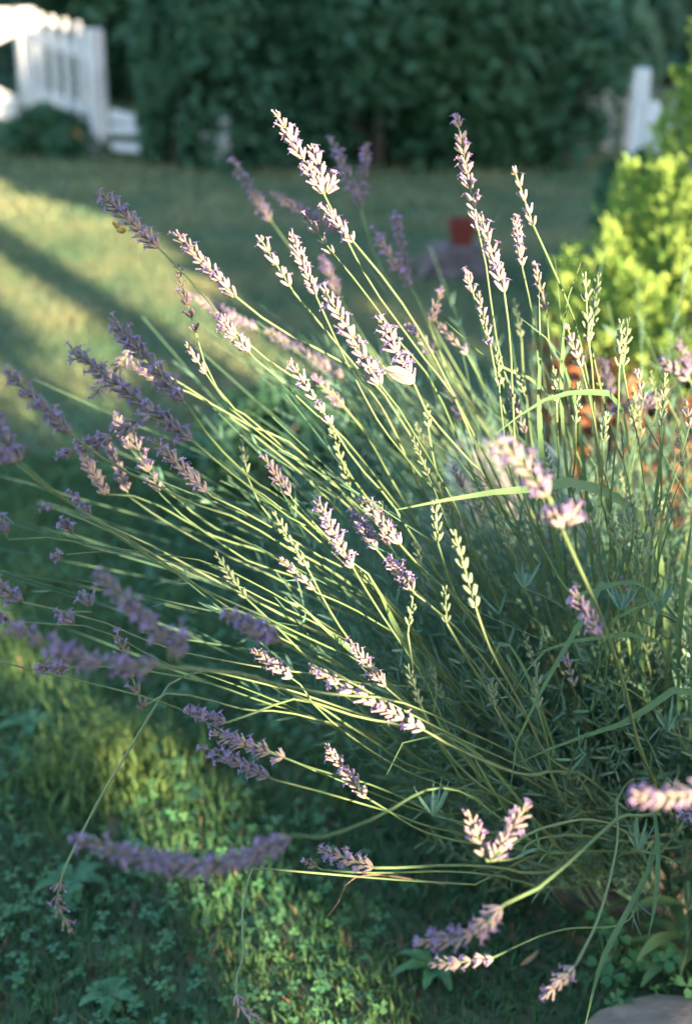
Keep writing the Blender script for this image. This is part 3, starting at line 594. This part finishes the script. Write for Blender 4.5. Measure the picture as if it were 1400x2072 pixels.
 ((800,440),(822,560),[(890,700),(970,850),(1050,1000)],1.80,1.8,'blue',1.25,{}),
 ((655,530),(690,605),[(760,720),(880,870),(980,1000)],1.84,1.82,'blue',1.2,{}),
 ((545,672),(695,762),[(780,850),(900,980),(1000,1100)],1.80,1.82,'blue',1.1,{}),
 ((385,598),(525,668),[(620,740),(780,880),(940,1040)],1.85,1.85,'blue',1.1,{}),
 ((640,765),(700,830),[(800,930),(920,1060)],1.6,1.72,'blue',1.0,{}),
 ((892,592),(868,655),[(900,740),(980,880),(1050,1010)],1.6,1.7,'full',.95,{}),
 ((830,662),(892,728),[(940,800),(1020,930)],1.58,1.7,'full',1.0,{}),
 ((880,648),(945,718),[(990,800),(1060,940)],1.6,1.7,'thin',1.0,{}),
 ((920,1080),(966,1242),[(1000,1340),(1060,1450),(1120,1560)],1.16,1.42,'bud',1.3,{}),
 ((900,1195),(904,1262),[(960,1360),(1040,1480)],F-.03,1.45,'bud',1.1,{}),
 ((1085,1350),(1086,1430),[(1110,1500),(1150,1600)],F-.03,1.45,'bud',1.3,{}),
 ((995,1382),(1000,1430),[(1040,1500),(1110,1590)],F,1.45,'bud',1.0,{}),
 ((1165,1205),(1218,1292),[(1260,1370),(1320,1450)],1.1,1.4,'blue',1.0,{}),
 ((1320,1040),(1310,1132),[(1310,1200),(1290,1330)],F-.08,1.42,'bud',1.3,{}),
 ((1265,1015),(1278,1080),[(1300,1170),(1310,1300)],F,1.42,'bud',1.1,{}),
 ((1218,735),(1240,805),[(1265,880),(1300,1000)],1.75,1.8,'blue',1.1,{}),
 ((1242,830),(1345,800),[(1375,880),(1370,1000)],1.7,1.78,'blue',1.1,{}),
 ((1345,735),(1400,775),[(1420,880),(1410,1000)],1.7,1.78,'blue',1.3,{}),
 ((1375,700),(1395,770),[(1425,860),(1420,1000)],1.72,1.78,'blue',1.2,{}),
 ((1385,1640),(1440,1660),[(1500,1700),(1480,1800)],1.2,1.4,'blue',1.1,{}),
 ((1040,610),(1055,690),[(1060,800),(1085,950)],1.6,1.7,'bud',1.1,{}),
 ((668,860),(690,930),[(740,1010),(850,1130)],1.42,1.55,'bud',1.1,{}),
 ((690,930),(712,1000),[(770,1080),(870,1190)],1.45,1.55,'bud',1.1,{}),
 ((880,1020),(886,1100),[(920,1190),(1000,1320)],F+.03,1.45,'bud',1.2,{}),
 ((-70,1290),(-20,1332),[(150,1385),(340,1450),(470,1500),(720,1560)],F-.1,1.38,'dry',1.0,dict(thick=.0009)),
 ((1345,760),(1335,880),[(1330,980),(1320,1120)],F,1.42,'bud',1.1,{}),
]
for si, (tip, base, mids, D0, D1, sty, size, kw) in enumerate(T): lavender_stem(tip, base, mids, D0, D1, sty, si, size, **kw)
# bent and broken stems
def bent(px, D0, D1, spk, style, seed, size=1.):
    r = np.random.default_rng(seed); k = len(px); pts = [P(x, y, D0+(D1-D0)*i/(k-1)) for i, (x, y) in enumerate(px)]; dense = []
    for a, b in zip(pts, pts[1:]): dense += [a+(b-a)*t for t in (0, .33, .66)]
    dense.append(pts[-1]); dense = np.array(dense); dense[1:-1] = dense[1:-1]*.8+.1*(dense[:-2]+dense[2:]); rt = root_for(pts[-1], r)
    dense = np.vstack([dense, smooth_curve([pts[-1], pts[-1]*.5+rt*.5+[0, 0, .04], rt], 8)[1:]])
    mb = MB(); tube(mb, dense, .0011, 6, 0, .6); so = mb.obj('flower_stem', ['stem', 'leaf'], lav); sb = MB(); c = smooth_curve([P(x, y, D0) for x, y in spk], 12); spike_mesh(sb, c, style, r, size); tube(sb, c, .001, 5, 2, .5); sb.obj('flower_spike', SPM, so)
bent([(128,1765),(150,1718),(200,1620),(345,1378),(420,1355),(600,1400),(800,1470)], 1.16, 1.40, [(142,1882),(118,1825),(128,1765)], 'dry', 61, 1.0)
bent([(478,2008),(480,1975),(494,1935),(490,1850),(507,1755),(620,1765),(800,1780),(960,1790)], 1.2, 1.42, [(522,2062),(492,2045),(478,2008)], 'thin', 62, .9)
# many further green stems that stay green or carry small buds, thickening the bush
r = np.random.default_rng(303)
for k in range(60):
    x0 = 700+700*r.random()**.8; y0 = 860+500*r.random() if x0 < 900 else 740+650*r.random(); D0 = 1.32+.35*r.random()
    lean = (x0-1180)*.13; ln = 45+50*r.random(); tip = (x0, y0); base = (x0+ln*.25-lean*.25, y0+ln)
    mx = x0+(1190-x0)*.30; my = y0+(1750-y0)*.28
    lavender_stem(tip, base, [((base[0]+mx)/2, (base[1]+my)/2), (mx, my)], D0, min(D0+.12, 1.72), 'bud' if r.random() < .8 else 'thin', 2000+k, .8+.35*r.random(), thick=.0009, spm='stem_dull')
# leafy growth: thin stems and narrow grey-green leaves
mb = MB(); r = np.random.default_rng(404); 
def leafy_shoot(mb, o, d, ln, nl, wl, r, a0):
    d = unit(d); bend = r.normal(size=3)*.25; t = np.linspace(0, 1, 7)[:, None]; c = o+d*ln*t+bend*ln*.35*t*t; tube(mb, c, np.linspace(.0013, .0006, 7), 4, 1, a0, cap=False)
    for i in range(nl):
        f = .15+.85*i/nl; p = o+d*ln*f+bend*ln*.35*f*f; ax = unit(d+bend*.7*f); base = unit(np.cross(ax, r.normal(size=3)))
        for s in (1, -1):
            side = base*s; L = wl*(.6+.6*r.random())*(1-.3*f); q = np.linspace(0, 1, 5)[:, None]; dd = unit(ax*(.75+.3*r.random())+side*(.55+.3*r.random()))
            ribbon(mb, p+dd*L*q+ax*L*.12*q*q, .0027*(.8+.5*r.random())*np.array([.5, 1, 1, .75, .12]), unit(np.cross(side, ax)*.6+r.normal(size=3)*.5), 0, np.clip(a0*.5+.5*r.random(), 0, 1))
for k in range(1300):
    az = r.random()*6.28; rr = .21*math.sqrt(r.random()); o = np.array([.43+1.35*rr*math.cos(az), 1.67+1.1*rr*math.sin(az), 0]); out = np.array([math.cos(az)*rr*5.0*1.1+r.normal()*.32-.16, math.sin(az)*rr*3.6-.15+r.normal()*.28, .75+.3*r.random()])
    out[0] = max(out[0], -.50); out[1] = max(out[1], -.42); ln = .20+.36*r.random(); leafy_shoot(mb, o+unit(out)*ln*.35*r.random(), out, ln, 10, .036, r, r.random())
for k in range(280):   # thin bare stems rising through the bush
    az = r.random()*6.28; rr = .16*math.sqrt(r.random()); o = np.array([.42+1.5*rr*math.cos(az), 1.72+rr*math.sin(az), 0]); tgt = np.array([.40+.40*r.normal()-.12, max(1.2, 1.6+.22*r.normal()), .45+.28*r.random()])
    c = smooth_curve([o, o*.55+tgt*.45+np.array([0, 0, .07]), tgt], 9); tube(mb, c, np.linspace(.0011, .0006, 9), 4, 1, r.random(), cap=False)
    for _ in range(3):
        i = int(r.integers(3, 8)); ax = unit(c[i]-c[i-1]); side = unit(np.cross(ax, r.normal(size=3))); q = np.linspace(0, 1, 5)[:, None]; L = .02+.025*r.random()
        ribbon(mb, c[i]+(ax*.9+side*.45)*L*q, .0024*np.array([.5, 1, 1, .7, .1]), r.normal(size=3), 0, r.random())
tag(mb.obj('foliage', ['leaf', 'stem_dull'], lav), kind='stuff')
for wx, wy, D, nl in ((875,1650,1.28,9), (1255,1235,1.33,7), (1060,1190,1.4,6), (1330,1240,1.35,6), (1290,1720,1.4,7), (1350,1480,1.4,7)):
    o = P(wx, wy, D); sb = MB(); e_ = o+np.array([.06, .06, -.06]); tube(sb, smooth_curve([o, (o+e_)/2+[.006, 0, 0], e_], 6), .0010, 5, 0, .4); sb.obj('shoot', 'stem_dull', lav)
    for q in range(nl):
        lb = MB(); th = -.7+1.4*q/(nl-1); dv = RT*math.sin(th)+UP*math.cos(th)+FW*random.uniform(-.4, .4); t = np.linspace(0, 1, 7)[:, None]; L = random.uniform(.016, .038)
        ribbon(lb, o+dv*L*t-RT*math.sin(th)*L*.25*t*t, .0030*np.array([.5, .9, 1, 1, .8, .5, .1]), -FW+np.array([.3, 0, .3])+.6*np.random.default_rng(q).normal(size=3), 0, .35); lb.obj('leaf', 'leaf', lav)
# soil, litter under the bush
mb = MB(); blob(mb, (.50, 1.80, -.015), (.33, .33, .03), 2, .2, 3, seg=(40, 10)); o = mb.obj('soil', 'bark'); tag(o, kind='structure')
mb = MB(); r = np.random.default_rng(9); n = 700; pos = np.stack([.50+.14*r.normal(size=n), 1.76+.12*r.normal(size=n), .018+.03*r.random(n)], 1); leaf_cloud(mb, pos, np.stack([r.normal(size=n)*.4, r.normal(size=n)*.4, np.ones(n)], 1), .009*(.6+.8*r.random(n)), 0)
tag(mb.obj('leaf_litter', 'litter'), 'dry brown leaf litter on the soil under the lavender', 'leaf litter', None, 'stuff')
# ================================================================== wide grass blades growing in and around the lavender
wg = thing('wild_grass', (.40, 1.55, 0), 'wild grass with long wide blades growing up through the lavender', 'grass plant')
def blade(px, D, wpx, a=.5, parent=wg, mt='blade', flip=1.):
    Ds = D if isinstance(D, (list, tuple)) else [D]*len(px); Ds = np.interp(np.linspace(0, 1, len(px)), np.linspace(0, 1, len(Ds)), Ds)
    c = smooth_curve([P(x, y, d) for (x, y), d in zip(px, Ds)], 16); t = np.linspace(0, 1, 16); w_ = wpx/FPX*1.3*np.clip(np.minimum(1, t*3.2+.06), 0, 1)*(1-.25*t**3)
    if parent is wg and wpx > 12 and px[0][0] > 1000: w_ = w_*.62; a = a*.5
    mb = MB(); ribbon(mb, c, w_, -FW*flip+np.array([.25, 0, .35]), 0, a, .12); return mb.obj('grass_blade', mt, parent)
blade([(800,1032),(970,1000),(1100,988),(1200,985),(1330,1120),(1350,1500)], [1.2,1.25,1.3,1.35,1.5,1.75], 24, .8)
blade([(1090,590),(1092,700),(1090,820),(1105,1000),(1180,1400)], [1.33,1.33,1.36,1.4,1.6], 22, .6)
blade([(1048,640),(1105,685),(1145,755),(1175,900),(1210,1300)], [1.3,1.3,1.33,1.4,1.6], 18, .7)
blade([(1175,530),(1150,600),(1138,690),(1140,900),(1190,1300)], [1.3,1.3,1.35,1.4,1.6], 9, .6)
blade([(1122,520),(1128,580),(1140,700),(1160,900),(1220,1300)], [1.35,1.35,1.4,1.6], 5, .6)
blade([(1348,830),(1335,930),(1320,1060),(1300,1300)], [1.28,1.3,1.35,1.5], 18, .3)
blade([(1372,890),(1355,980),(1335,1070),(1320,1300)], [1.35,1.35,1.4,1.55], 16, .9)
blade([(1400,1045),(1385,1150),(1372,1280),(1370,1450)], [1.3,1.32,1.36,1.5], 26, .3)
blade([(1430,1040),(1410,1160),(1400,1300),(1395,1500)], [1.3,1.32,1.36,1.5], 22, .3)
blade([(1030,1612),(1045,1500),(1110,1370),(1185,1240),(1230,1180),(1290,1300),(1320,1600)], [1.22,1.22,1.25,1.3,1.35,1.5,1.7], 22, .3)
blade([(1045,1545),(1150,1500),(1270,1460),(1400,1400),(1500,1600)], [1.3,1.3,1.3,1.35,1.6], 24, .35)
blade([(1030,1420),(1090,1325),(1180,1295),(1330,1300),(1400,1450)], [1.28,1.3,1.32,1.36,1.6], 16, .4)
blade([(780,1572),(800,1515),(850,1490),(900,1487),(1000,1560),(1150,1750)], [1.25,1.27,1.27,1.28,1.4,1.7], 9, .9)
blade([(975,1612),(972,1570),(958,1528),(985,1580),(1060,1700)], [1.28,1.28,1.3,1.35,1.6], 6, .8)
blade([(988,1358),(1005,1315),(1025,1300),(1080,1400),(1150,1600)], [1.25,1.25,1.27,1.4,1.6], 10, .6)
blade([(1180,2090),(1215,1950),(1270,1840),(1310,1760),(1330,1700)], [1.25,1.28,1.32,1.4,1.45], 20, .3)
blade([(880,1345),(882,1400),(876,1440),(930,1520),(1040,1650)], [1.29,1.29,1.3,1.4,1.6], 8, .8)
blade([(1360,1205),(1300,1225),(1230,1270),(1200,1400)], [1.3,1.32,1.35,1.5], 16, .9)
blade([(1095,1100),(1160,1200),(1290,1180),(1400,1290)], [1.25,1.28,1.3,1.4], 14, .2)
blade([(1310,1900),(1325,1820),(1330,1720),(1320,1620)], [1.3,1.32,1.35,1.4], 18, .1)
blade([(900,650),(1000,735),(1110,800),(1200,1000)], [1.42,1.42,1.45,1.6], 7, .7)
blade([(1000,880),(1100,810),(1200,795),(1260,840),(1280,1100)], [1.22,1.25,1.3,1.35,1.6], 14, .4)
blade([(700,1128),(735,1150),(768,1200),(830,1320),(1000,1560)], [1.28,1.28,1.3,1.4,1.6], 14, .9)
blade([(392,1228),(430,1236),(475,1234),(600,1290),(800,1420)], [1.3,1.3,1.32,1.4,1.5], 8, .8)
blade([(582,1205),(620,1235),(660,1275),(760,1360),(900,1500)], [1.3,1.3,1.3,1.4,1.5], 12, .9)
blade([(655,1865),(685,1825),(705,1785),(760,1770),(900,1790)], [1.25,1.25,1.27,1.3,1.5], 4, .6, mt='litter')
# wide leaves and weeds, bottom right
def leafy_weed(px, py, k, ln, wd, D, label, mt, seed, hgt=.5):
    r = np.random.default_rng(seed); p = G(px, py); root = thing('leafy_weed', p, label, 'weed')
    for q in range(k):
        az = q*2.4+r.random(); d = np.array([math.cos(az), math.sin(az), 0]); l = ln*(.7+.5*r.random()); t = np.linspace(0, 1, 8)[:, None]; z0 = hgt*r.random()
        pts = p+[0, 0, z0]+d*l*t+np.array([0, 0, 1])*(l*.8*(t-t*t)); lb = MB(); ribbon(lb, pts, wd*np.sin(np.linspace(.1, 1, 8)*math.pi*.95), np.array([0, 0, 1.]), 0, r.random(), .1); lb.obj('leaf', mt, root)
    sb = MB(); tube(sb, smooth_curve([p, p+[.005, 0, hgt*.5], p+[0, .005, hgt+.02]], 6), .0018, 5); sb.obj('stem', 'stem_dull', root)
leafy_weed(1372, 1985, 15, .065, .017, 1.6, 'pale sunlit broad leaves growing above the paving stone in the bottom right corner', 'blade', 71, .12)
leafy_weed(1335, 1860, 12, .08, .012, 1.6, 'narrow leaved weed at the right side of the lavender base', 'blade', 72, .14)
leafy_weed(1395, 1180, 5, .05, .03, 1.4, 'yellow leaf beside the grey rock at the right edge', 'yellow', 73, .25)
for px, py, sd_, lb_ in ((1215,1985,81,'large dark clover plant beside the paving stone, left one of two'), (1330,1965,82,'large clover plant over the paving stone in the bottom right corner')):
    r = np.random.default_rng(sd_); p = G(px, py); root = thing('clover_plant', p, lb_, 'clover')
    for q in range(7):
        c = p+np.array([r.normal()*.022, r.normal()*.03, .03+.03*r.random()]); s = MB(); tube(s, smooth_curve([p, (p+c)/2+[.004, 0, .005], c], 5), .0007, 4); s.obj('stem', 'stem_dull', root)
        nn = unit(np.array([r.normal()*.3, -.4, 1])); u = unit(np.cross(nn, [1, .1, 0])); v2 = np.cross(nn, u); rad = .0105
        for kk in range(3):
            th = kk*2.094+r.random()*.3+q; d = u*math.cos(th)+v2*math.sin(th); s_ = np.cross(nn, d); m = MB()
            m.add([c+d*.001, c+d*rad*.8-s_*rad*.62+nn*rad*.15, c+d*rad*1.5-s_*rad*.55+nn*rad*.1, c+d*rad*1.35, c+d*rad*1.5+s_*rad*.55+nn*rad*.1, c+d*rad*.8+s_*rad*.62+nn*rad*.15], [(0, 1, 2, 3), (0, 3, 4, 5)], None, 0, r.random()); m.obj('leaflet', 'clover', root)
for px, py, lb_ in ((1050,1995,'curled dry brown leaf lying on the grass left of the paving stone'), (940,1900+25,'small dry leaf on the dark ground under the lit flower spike')):
    p = G(px, py); mb = MB(); t = np.linspace(0, 1, 7)[:, None]; ribbon(mb, p+[0, 0, .03]+np.array([.022, .010, 0])*t+np.array([0, 0, 1])*.014*t*t, .006*np.sin(np.linspace(.1, 1, 7)*math.pi*.95), np.array([0, -.3, 1.]), 0, .9, .35); tag(mb.obj('dry_leaf', 'litter'), lb_, 'leaf')
# ================================================================== butterfly and bee
bD = F-.015; c0 = P(778, 743, bD); c1 = P(805, 762, bD); bf = thing('butterfly', c0, 'pale cream butterfly with closed wings feeding between two lavender spikes', 'butterfly')
mb = MB(); body = smooth_curve([P(775,741,bD), P(781,748,bD), P(790,757,bD), P(806,767,bD)], 9); tube(mb, body, .00105*np.array([.6, 1.1, 1., 1.3, 1.35, 1.1, .9, .7, .3]), 8); mb.obj('body', 'insect', bf)
mb = MB(); blob(mb, body[0], (.0011, .0011, .0011), 1, .0, seg=(10, 8)); mb.obj('head', 'insect', bf)
for s in (1, -1):
    off = FW*.0006*s
    for nm, poly in (('forewing', [(779,747),(788,741),(803,740),(818,746),(831,755),(840,766),(839,774),(824,773),(800,764)]), ('hindwing', [(781,751),(795,755),(812,760),(830,768),(838,776),(827,779),(810,775),(794,766)])):
        ctr = np.mean([P(x, y, bD) for x, y in poly], axis=0)+off*(3 if nm == 'forewing' else 2.2); V = [ctr]+[P(x, y, bD)+off*(1+.02*i*s*s)*(1.5 if nm == 'forewing' else 1) for i, (x, y) in enumerate(poly)]; k = len(poly)
        m = MB(); m.add(V, None, [(0, 1+i, 1+(i+1) % k) for i in range(k)]); m.obj(nm, 'wing', bf); vm = MB()
        for vi in range(1, k, 2): x1, y1 = poly[vi]; tube(vm, [P(781, 750, bD)+off*(5 if nm == 'forewing' else 4), P(781+(x1-781)*.92, 750+(y1-750)*.92, bD)+off*(5 if nm == 'forewing' else 4)], .00016, 4)
        vm.obj('wing_veins', 'insect', bf)
    a = MB(); tube(a, smooth_curve([P(776,741,bD)+off, P(770,733,bD)+off*4, P(764,724+3*s,bD)+off*9], 6), .00018, 4); a.obj('antenna', 'insect', bf)
for k in range(3):
    a = MB(); tube(a, smooth_curve([body[2], body[2]+UP*-.003+RT*-.001*k, P(772-2*k, 757+3*k, bD)], 5), .00018, 4); a.obj('leg', 'insect', bf)
eD = F-.1; be = thing('bee', P(238,458,eD), 'small orange brown bee hovering under the purple tip of the leftmost sunlit spike', 'bee')
for nm, (x, y), rr in (('head', (231,452), .0016), ('thorax', (237,457), .0022), ('abdomen', (247,466), .0026)):
    m = MB(); blob(m, P(x, y, eD), (rr*(1.5 if nm == 'abdomen' else 1), rr, rr), 2, .08, seg=(12, 8)); m.obj(nm, 'bee', be)
for s in (1, -1):
    m = MB(); ribbon(m, smooth_curve([P(238,455,eD), P(246,449-2*s,eD)+FW*.002*s, P(255,447-3*s,eD)+FW*.003*s], 6), .0028*np.array([.3, .8, 1, 1, .8, .2]), -FW, 0, .5); m.obj('wing', 'wing', be)
    for k in range(2): m = MB(); tube(m, smooth_curve([P(237+4*k,459,eD), P(236+5*k,466,eD)+FW*.001*s, P(240+5*k,471,eD)], 5), .0002, 4); m.obj('leg', 'insect', be)
# ================================================================== made-up planting out of view, shaped to cut the sunlight into bands
def shade_mass(name, cat, prof, back, label, seed, thick=.5, cards=220, csize=.05, edge=.03, sparse=None):
    """unseen shade caster: a solid of the given outline (offset across the sun, height) with leaves on its faces"""
    r = np.random.default_rng(seed); prof = np.array(prof, float); prof[prof[:, 1] > .5, 1] += .12; k = len(prof); uc = prof[:, 0].mean(); c = US(uc, back); root = thing(name, (c[0], c[1], 0), label, cat)
    q3 = lambda u, w, z: np.stack([SR[0]*u+SH[0]*(back+w), SR[1]*u+SH[1]*(back+w), z], -1)
    V = np.vstack([q3(prof[:, 0], w, prof[:, 1]) for w in (-thick/2, thick/2)])
    me = bpy.data.meshes.new('inner_mass'); me.from_pydata(V.tolist(), [], [list(range(k)), list(range(2*k-1, k-1, -1))]+[(i, k+i, k+(i+1) % k, (i+1) % k) for i in range(k)]); me.materials.append(M['hedge_dark'])
    o = bpy.data.objects.new('inner_mass', me); C.objects.link(o); o.parent = root; o.matrix_parent_inverse = parent_inv(root)
    nx_ = np.roll(prof, -1, 0); L = np.linalg.norm(nx_-prof, axis=1); n = int(cards*L.sum()); e = r.choice(k, n, p=L/L.sum()); t = r.random(n)[:, None]
    uv = prof[e]*(1-t)+nx_[e]*t+r.normal(size=(n, 2))*edge; l = MB(); ok = uv[:, 1] > 0; uv = uv[ok]
    if sparse is not None: u0, u1, z0, z1, m = sparse; uv = np.vstack([uv, np.stack([u0+(u1-u0)*r.random(m), z0+(z1-z0)*r.random(m)], 1)])
    pos = q3(uv[:, 0], (r.random(len(uv))-.5)*thick, uv[:, 1]); leaf_cloud(l, pos, r.normal(size=pos.shape), csize, 0); tag(l.obj('foliage', 'hedge', root), kind='stuff'); return root
shade_mass('tall_shade_caster', 'hedge', [(-5, 0), (.47, 0), (.48, 1.35), (.47, 1.55), (.41, 1.78), (.39, 6.5), (-5, 6.5)], 4.6, 'tall leafy mass added behind the viewer on the left to cast shade, outside the picture', 91)  # added outline keeping sun off the left lawn and flowers
shade_mass('low_shade_caster', 'hedge', [(.76, 0), (.87, 0), (.87, 2.02), (.74, 2.03), (.67, 1.95), (.61, 1.78), (.72, 1.50)], 4.6, 'narrow low leafy mass added behind the viewer to shade the lavender, outside the picture', 92, sparse=(.86, 1.16, .3, 2.02, 330))  # added block shading the bush middle; loose leaves dapple its right
shade_mass('tall_shade_caster', 'hedge', [(2.34, 0), (9, 0), (9, 6.5), (2.84, 6.5), (2.82, 4.4), (2.7, 4.03), (2.52, 3.83), (2.38, 3.28)], 4.8, 'tall leafy mass added behind the viewer on the right to cast shade, outside the picture', 94)  # added mass, stepped edge shades the fence foot and back shrubs
tp = shade_mass('clipped_shade_caster', 'tree', [(.92, 2.16), (.81, 2.36), (.80, 3.4), (.95, 4.4), (1.06, 4.4), (1.14, 3.4), (1.14, 2.2), (1.05, 2.14)], 4.2, 'clipped tree shape added behind the viewer to cast shade, outside the picture', 95)  # invented crown holding sun off the rear spikes
mb = MB(); p = US(1.03, 4.2); tube(mb, [(p[0], p[1], z) for z in (-.05, 1, 2.3)], .045, 10); mb.obj('trunk', 'bark', tp)
def shade_tree(u, back, r0, r1, h, label, seed, bend=.05):
    r = np.random.default_rng(seed); p = US(u, back); root = thing('slim_shade_caster', (p[0], p[1], 0), label, 'tree'); mb = MB(); n = 26; z = np.linspace(-.05, h, n)
    c = np.stack([p[0]+bend*np.sin(z*1.1+seed)*SR[0], p[1]+bend*np.sin(z*1.1+seed)*SR[1], z], 1); tube(mb, c, np.linspace(r0, r1, n)*(1+.08*np.sin(z*5+seed)), 14); mb.obj('trunk', 'bark', root)
    l = MB(); k = 1500; pos = unit(r.normal(size=(k, 3)))*(r.random((k, 1))**.4)*np.array([1.0, 1.0, .7])+[p[0], p[1], h+.7]; leaf_cloud(l, pos, r.normal(size=(k, 3)), .09, 0); tag(l.obj('crown', 'hedge', root), kind='stuff'); return root
shade_tree(1.455, 4.8, .11, .095, 4.6, 'slim tree shape added behind the viewer to split the lawn sunlight, outside the picture', 5, .03)  # invented trunk whose shadow parts the two sunlit lawn bands
st_ = shade_mass('round_shade_caster', 'tree', [(2.05, 1.36), (1.93, 1.55), (1.93, 1.85), (2.05, 2.08), (2.30, 2.08), (2.42, 1.85), (2.42, 1.55), (2.30, 1.36)], -1.0, 'small round-headed tree shape added right of the conifer to shade the far lawn, outside the picture', 96, thick=.4)  # added crown, there only to darken the far left lawn
mb = MB(); p = US(2.17, -1.0); tube(mb, [(p[0], p[1], z) for z in (-.05, .7, 1.6)], .022, 8); mb.obj('trunk', 'bark', st_)
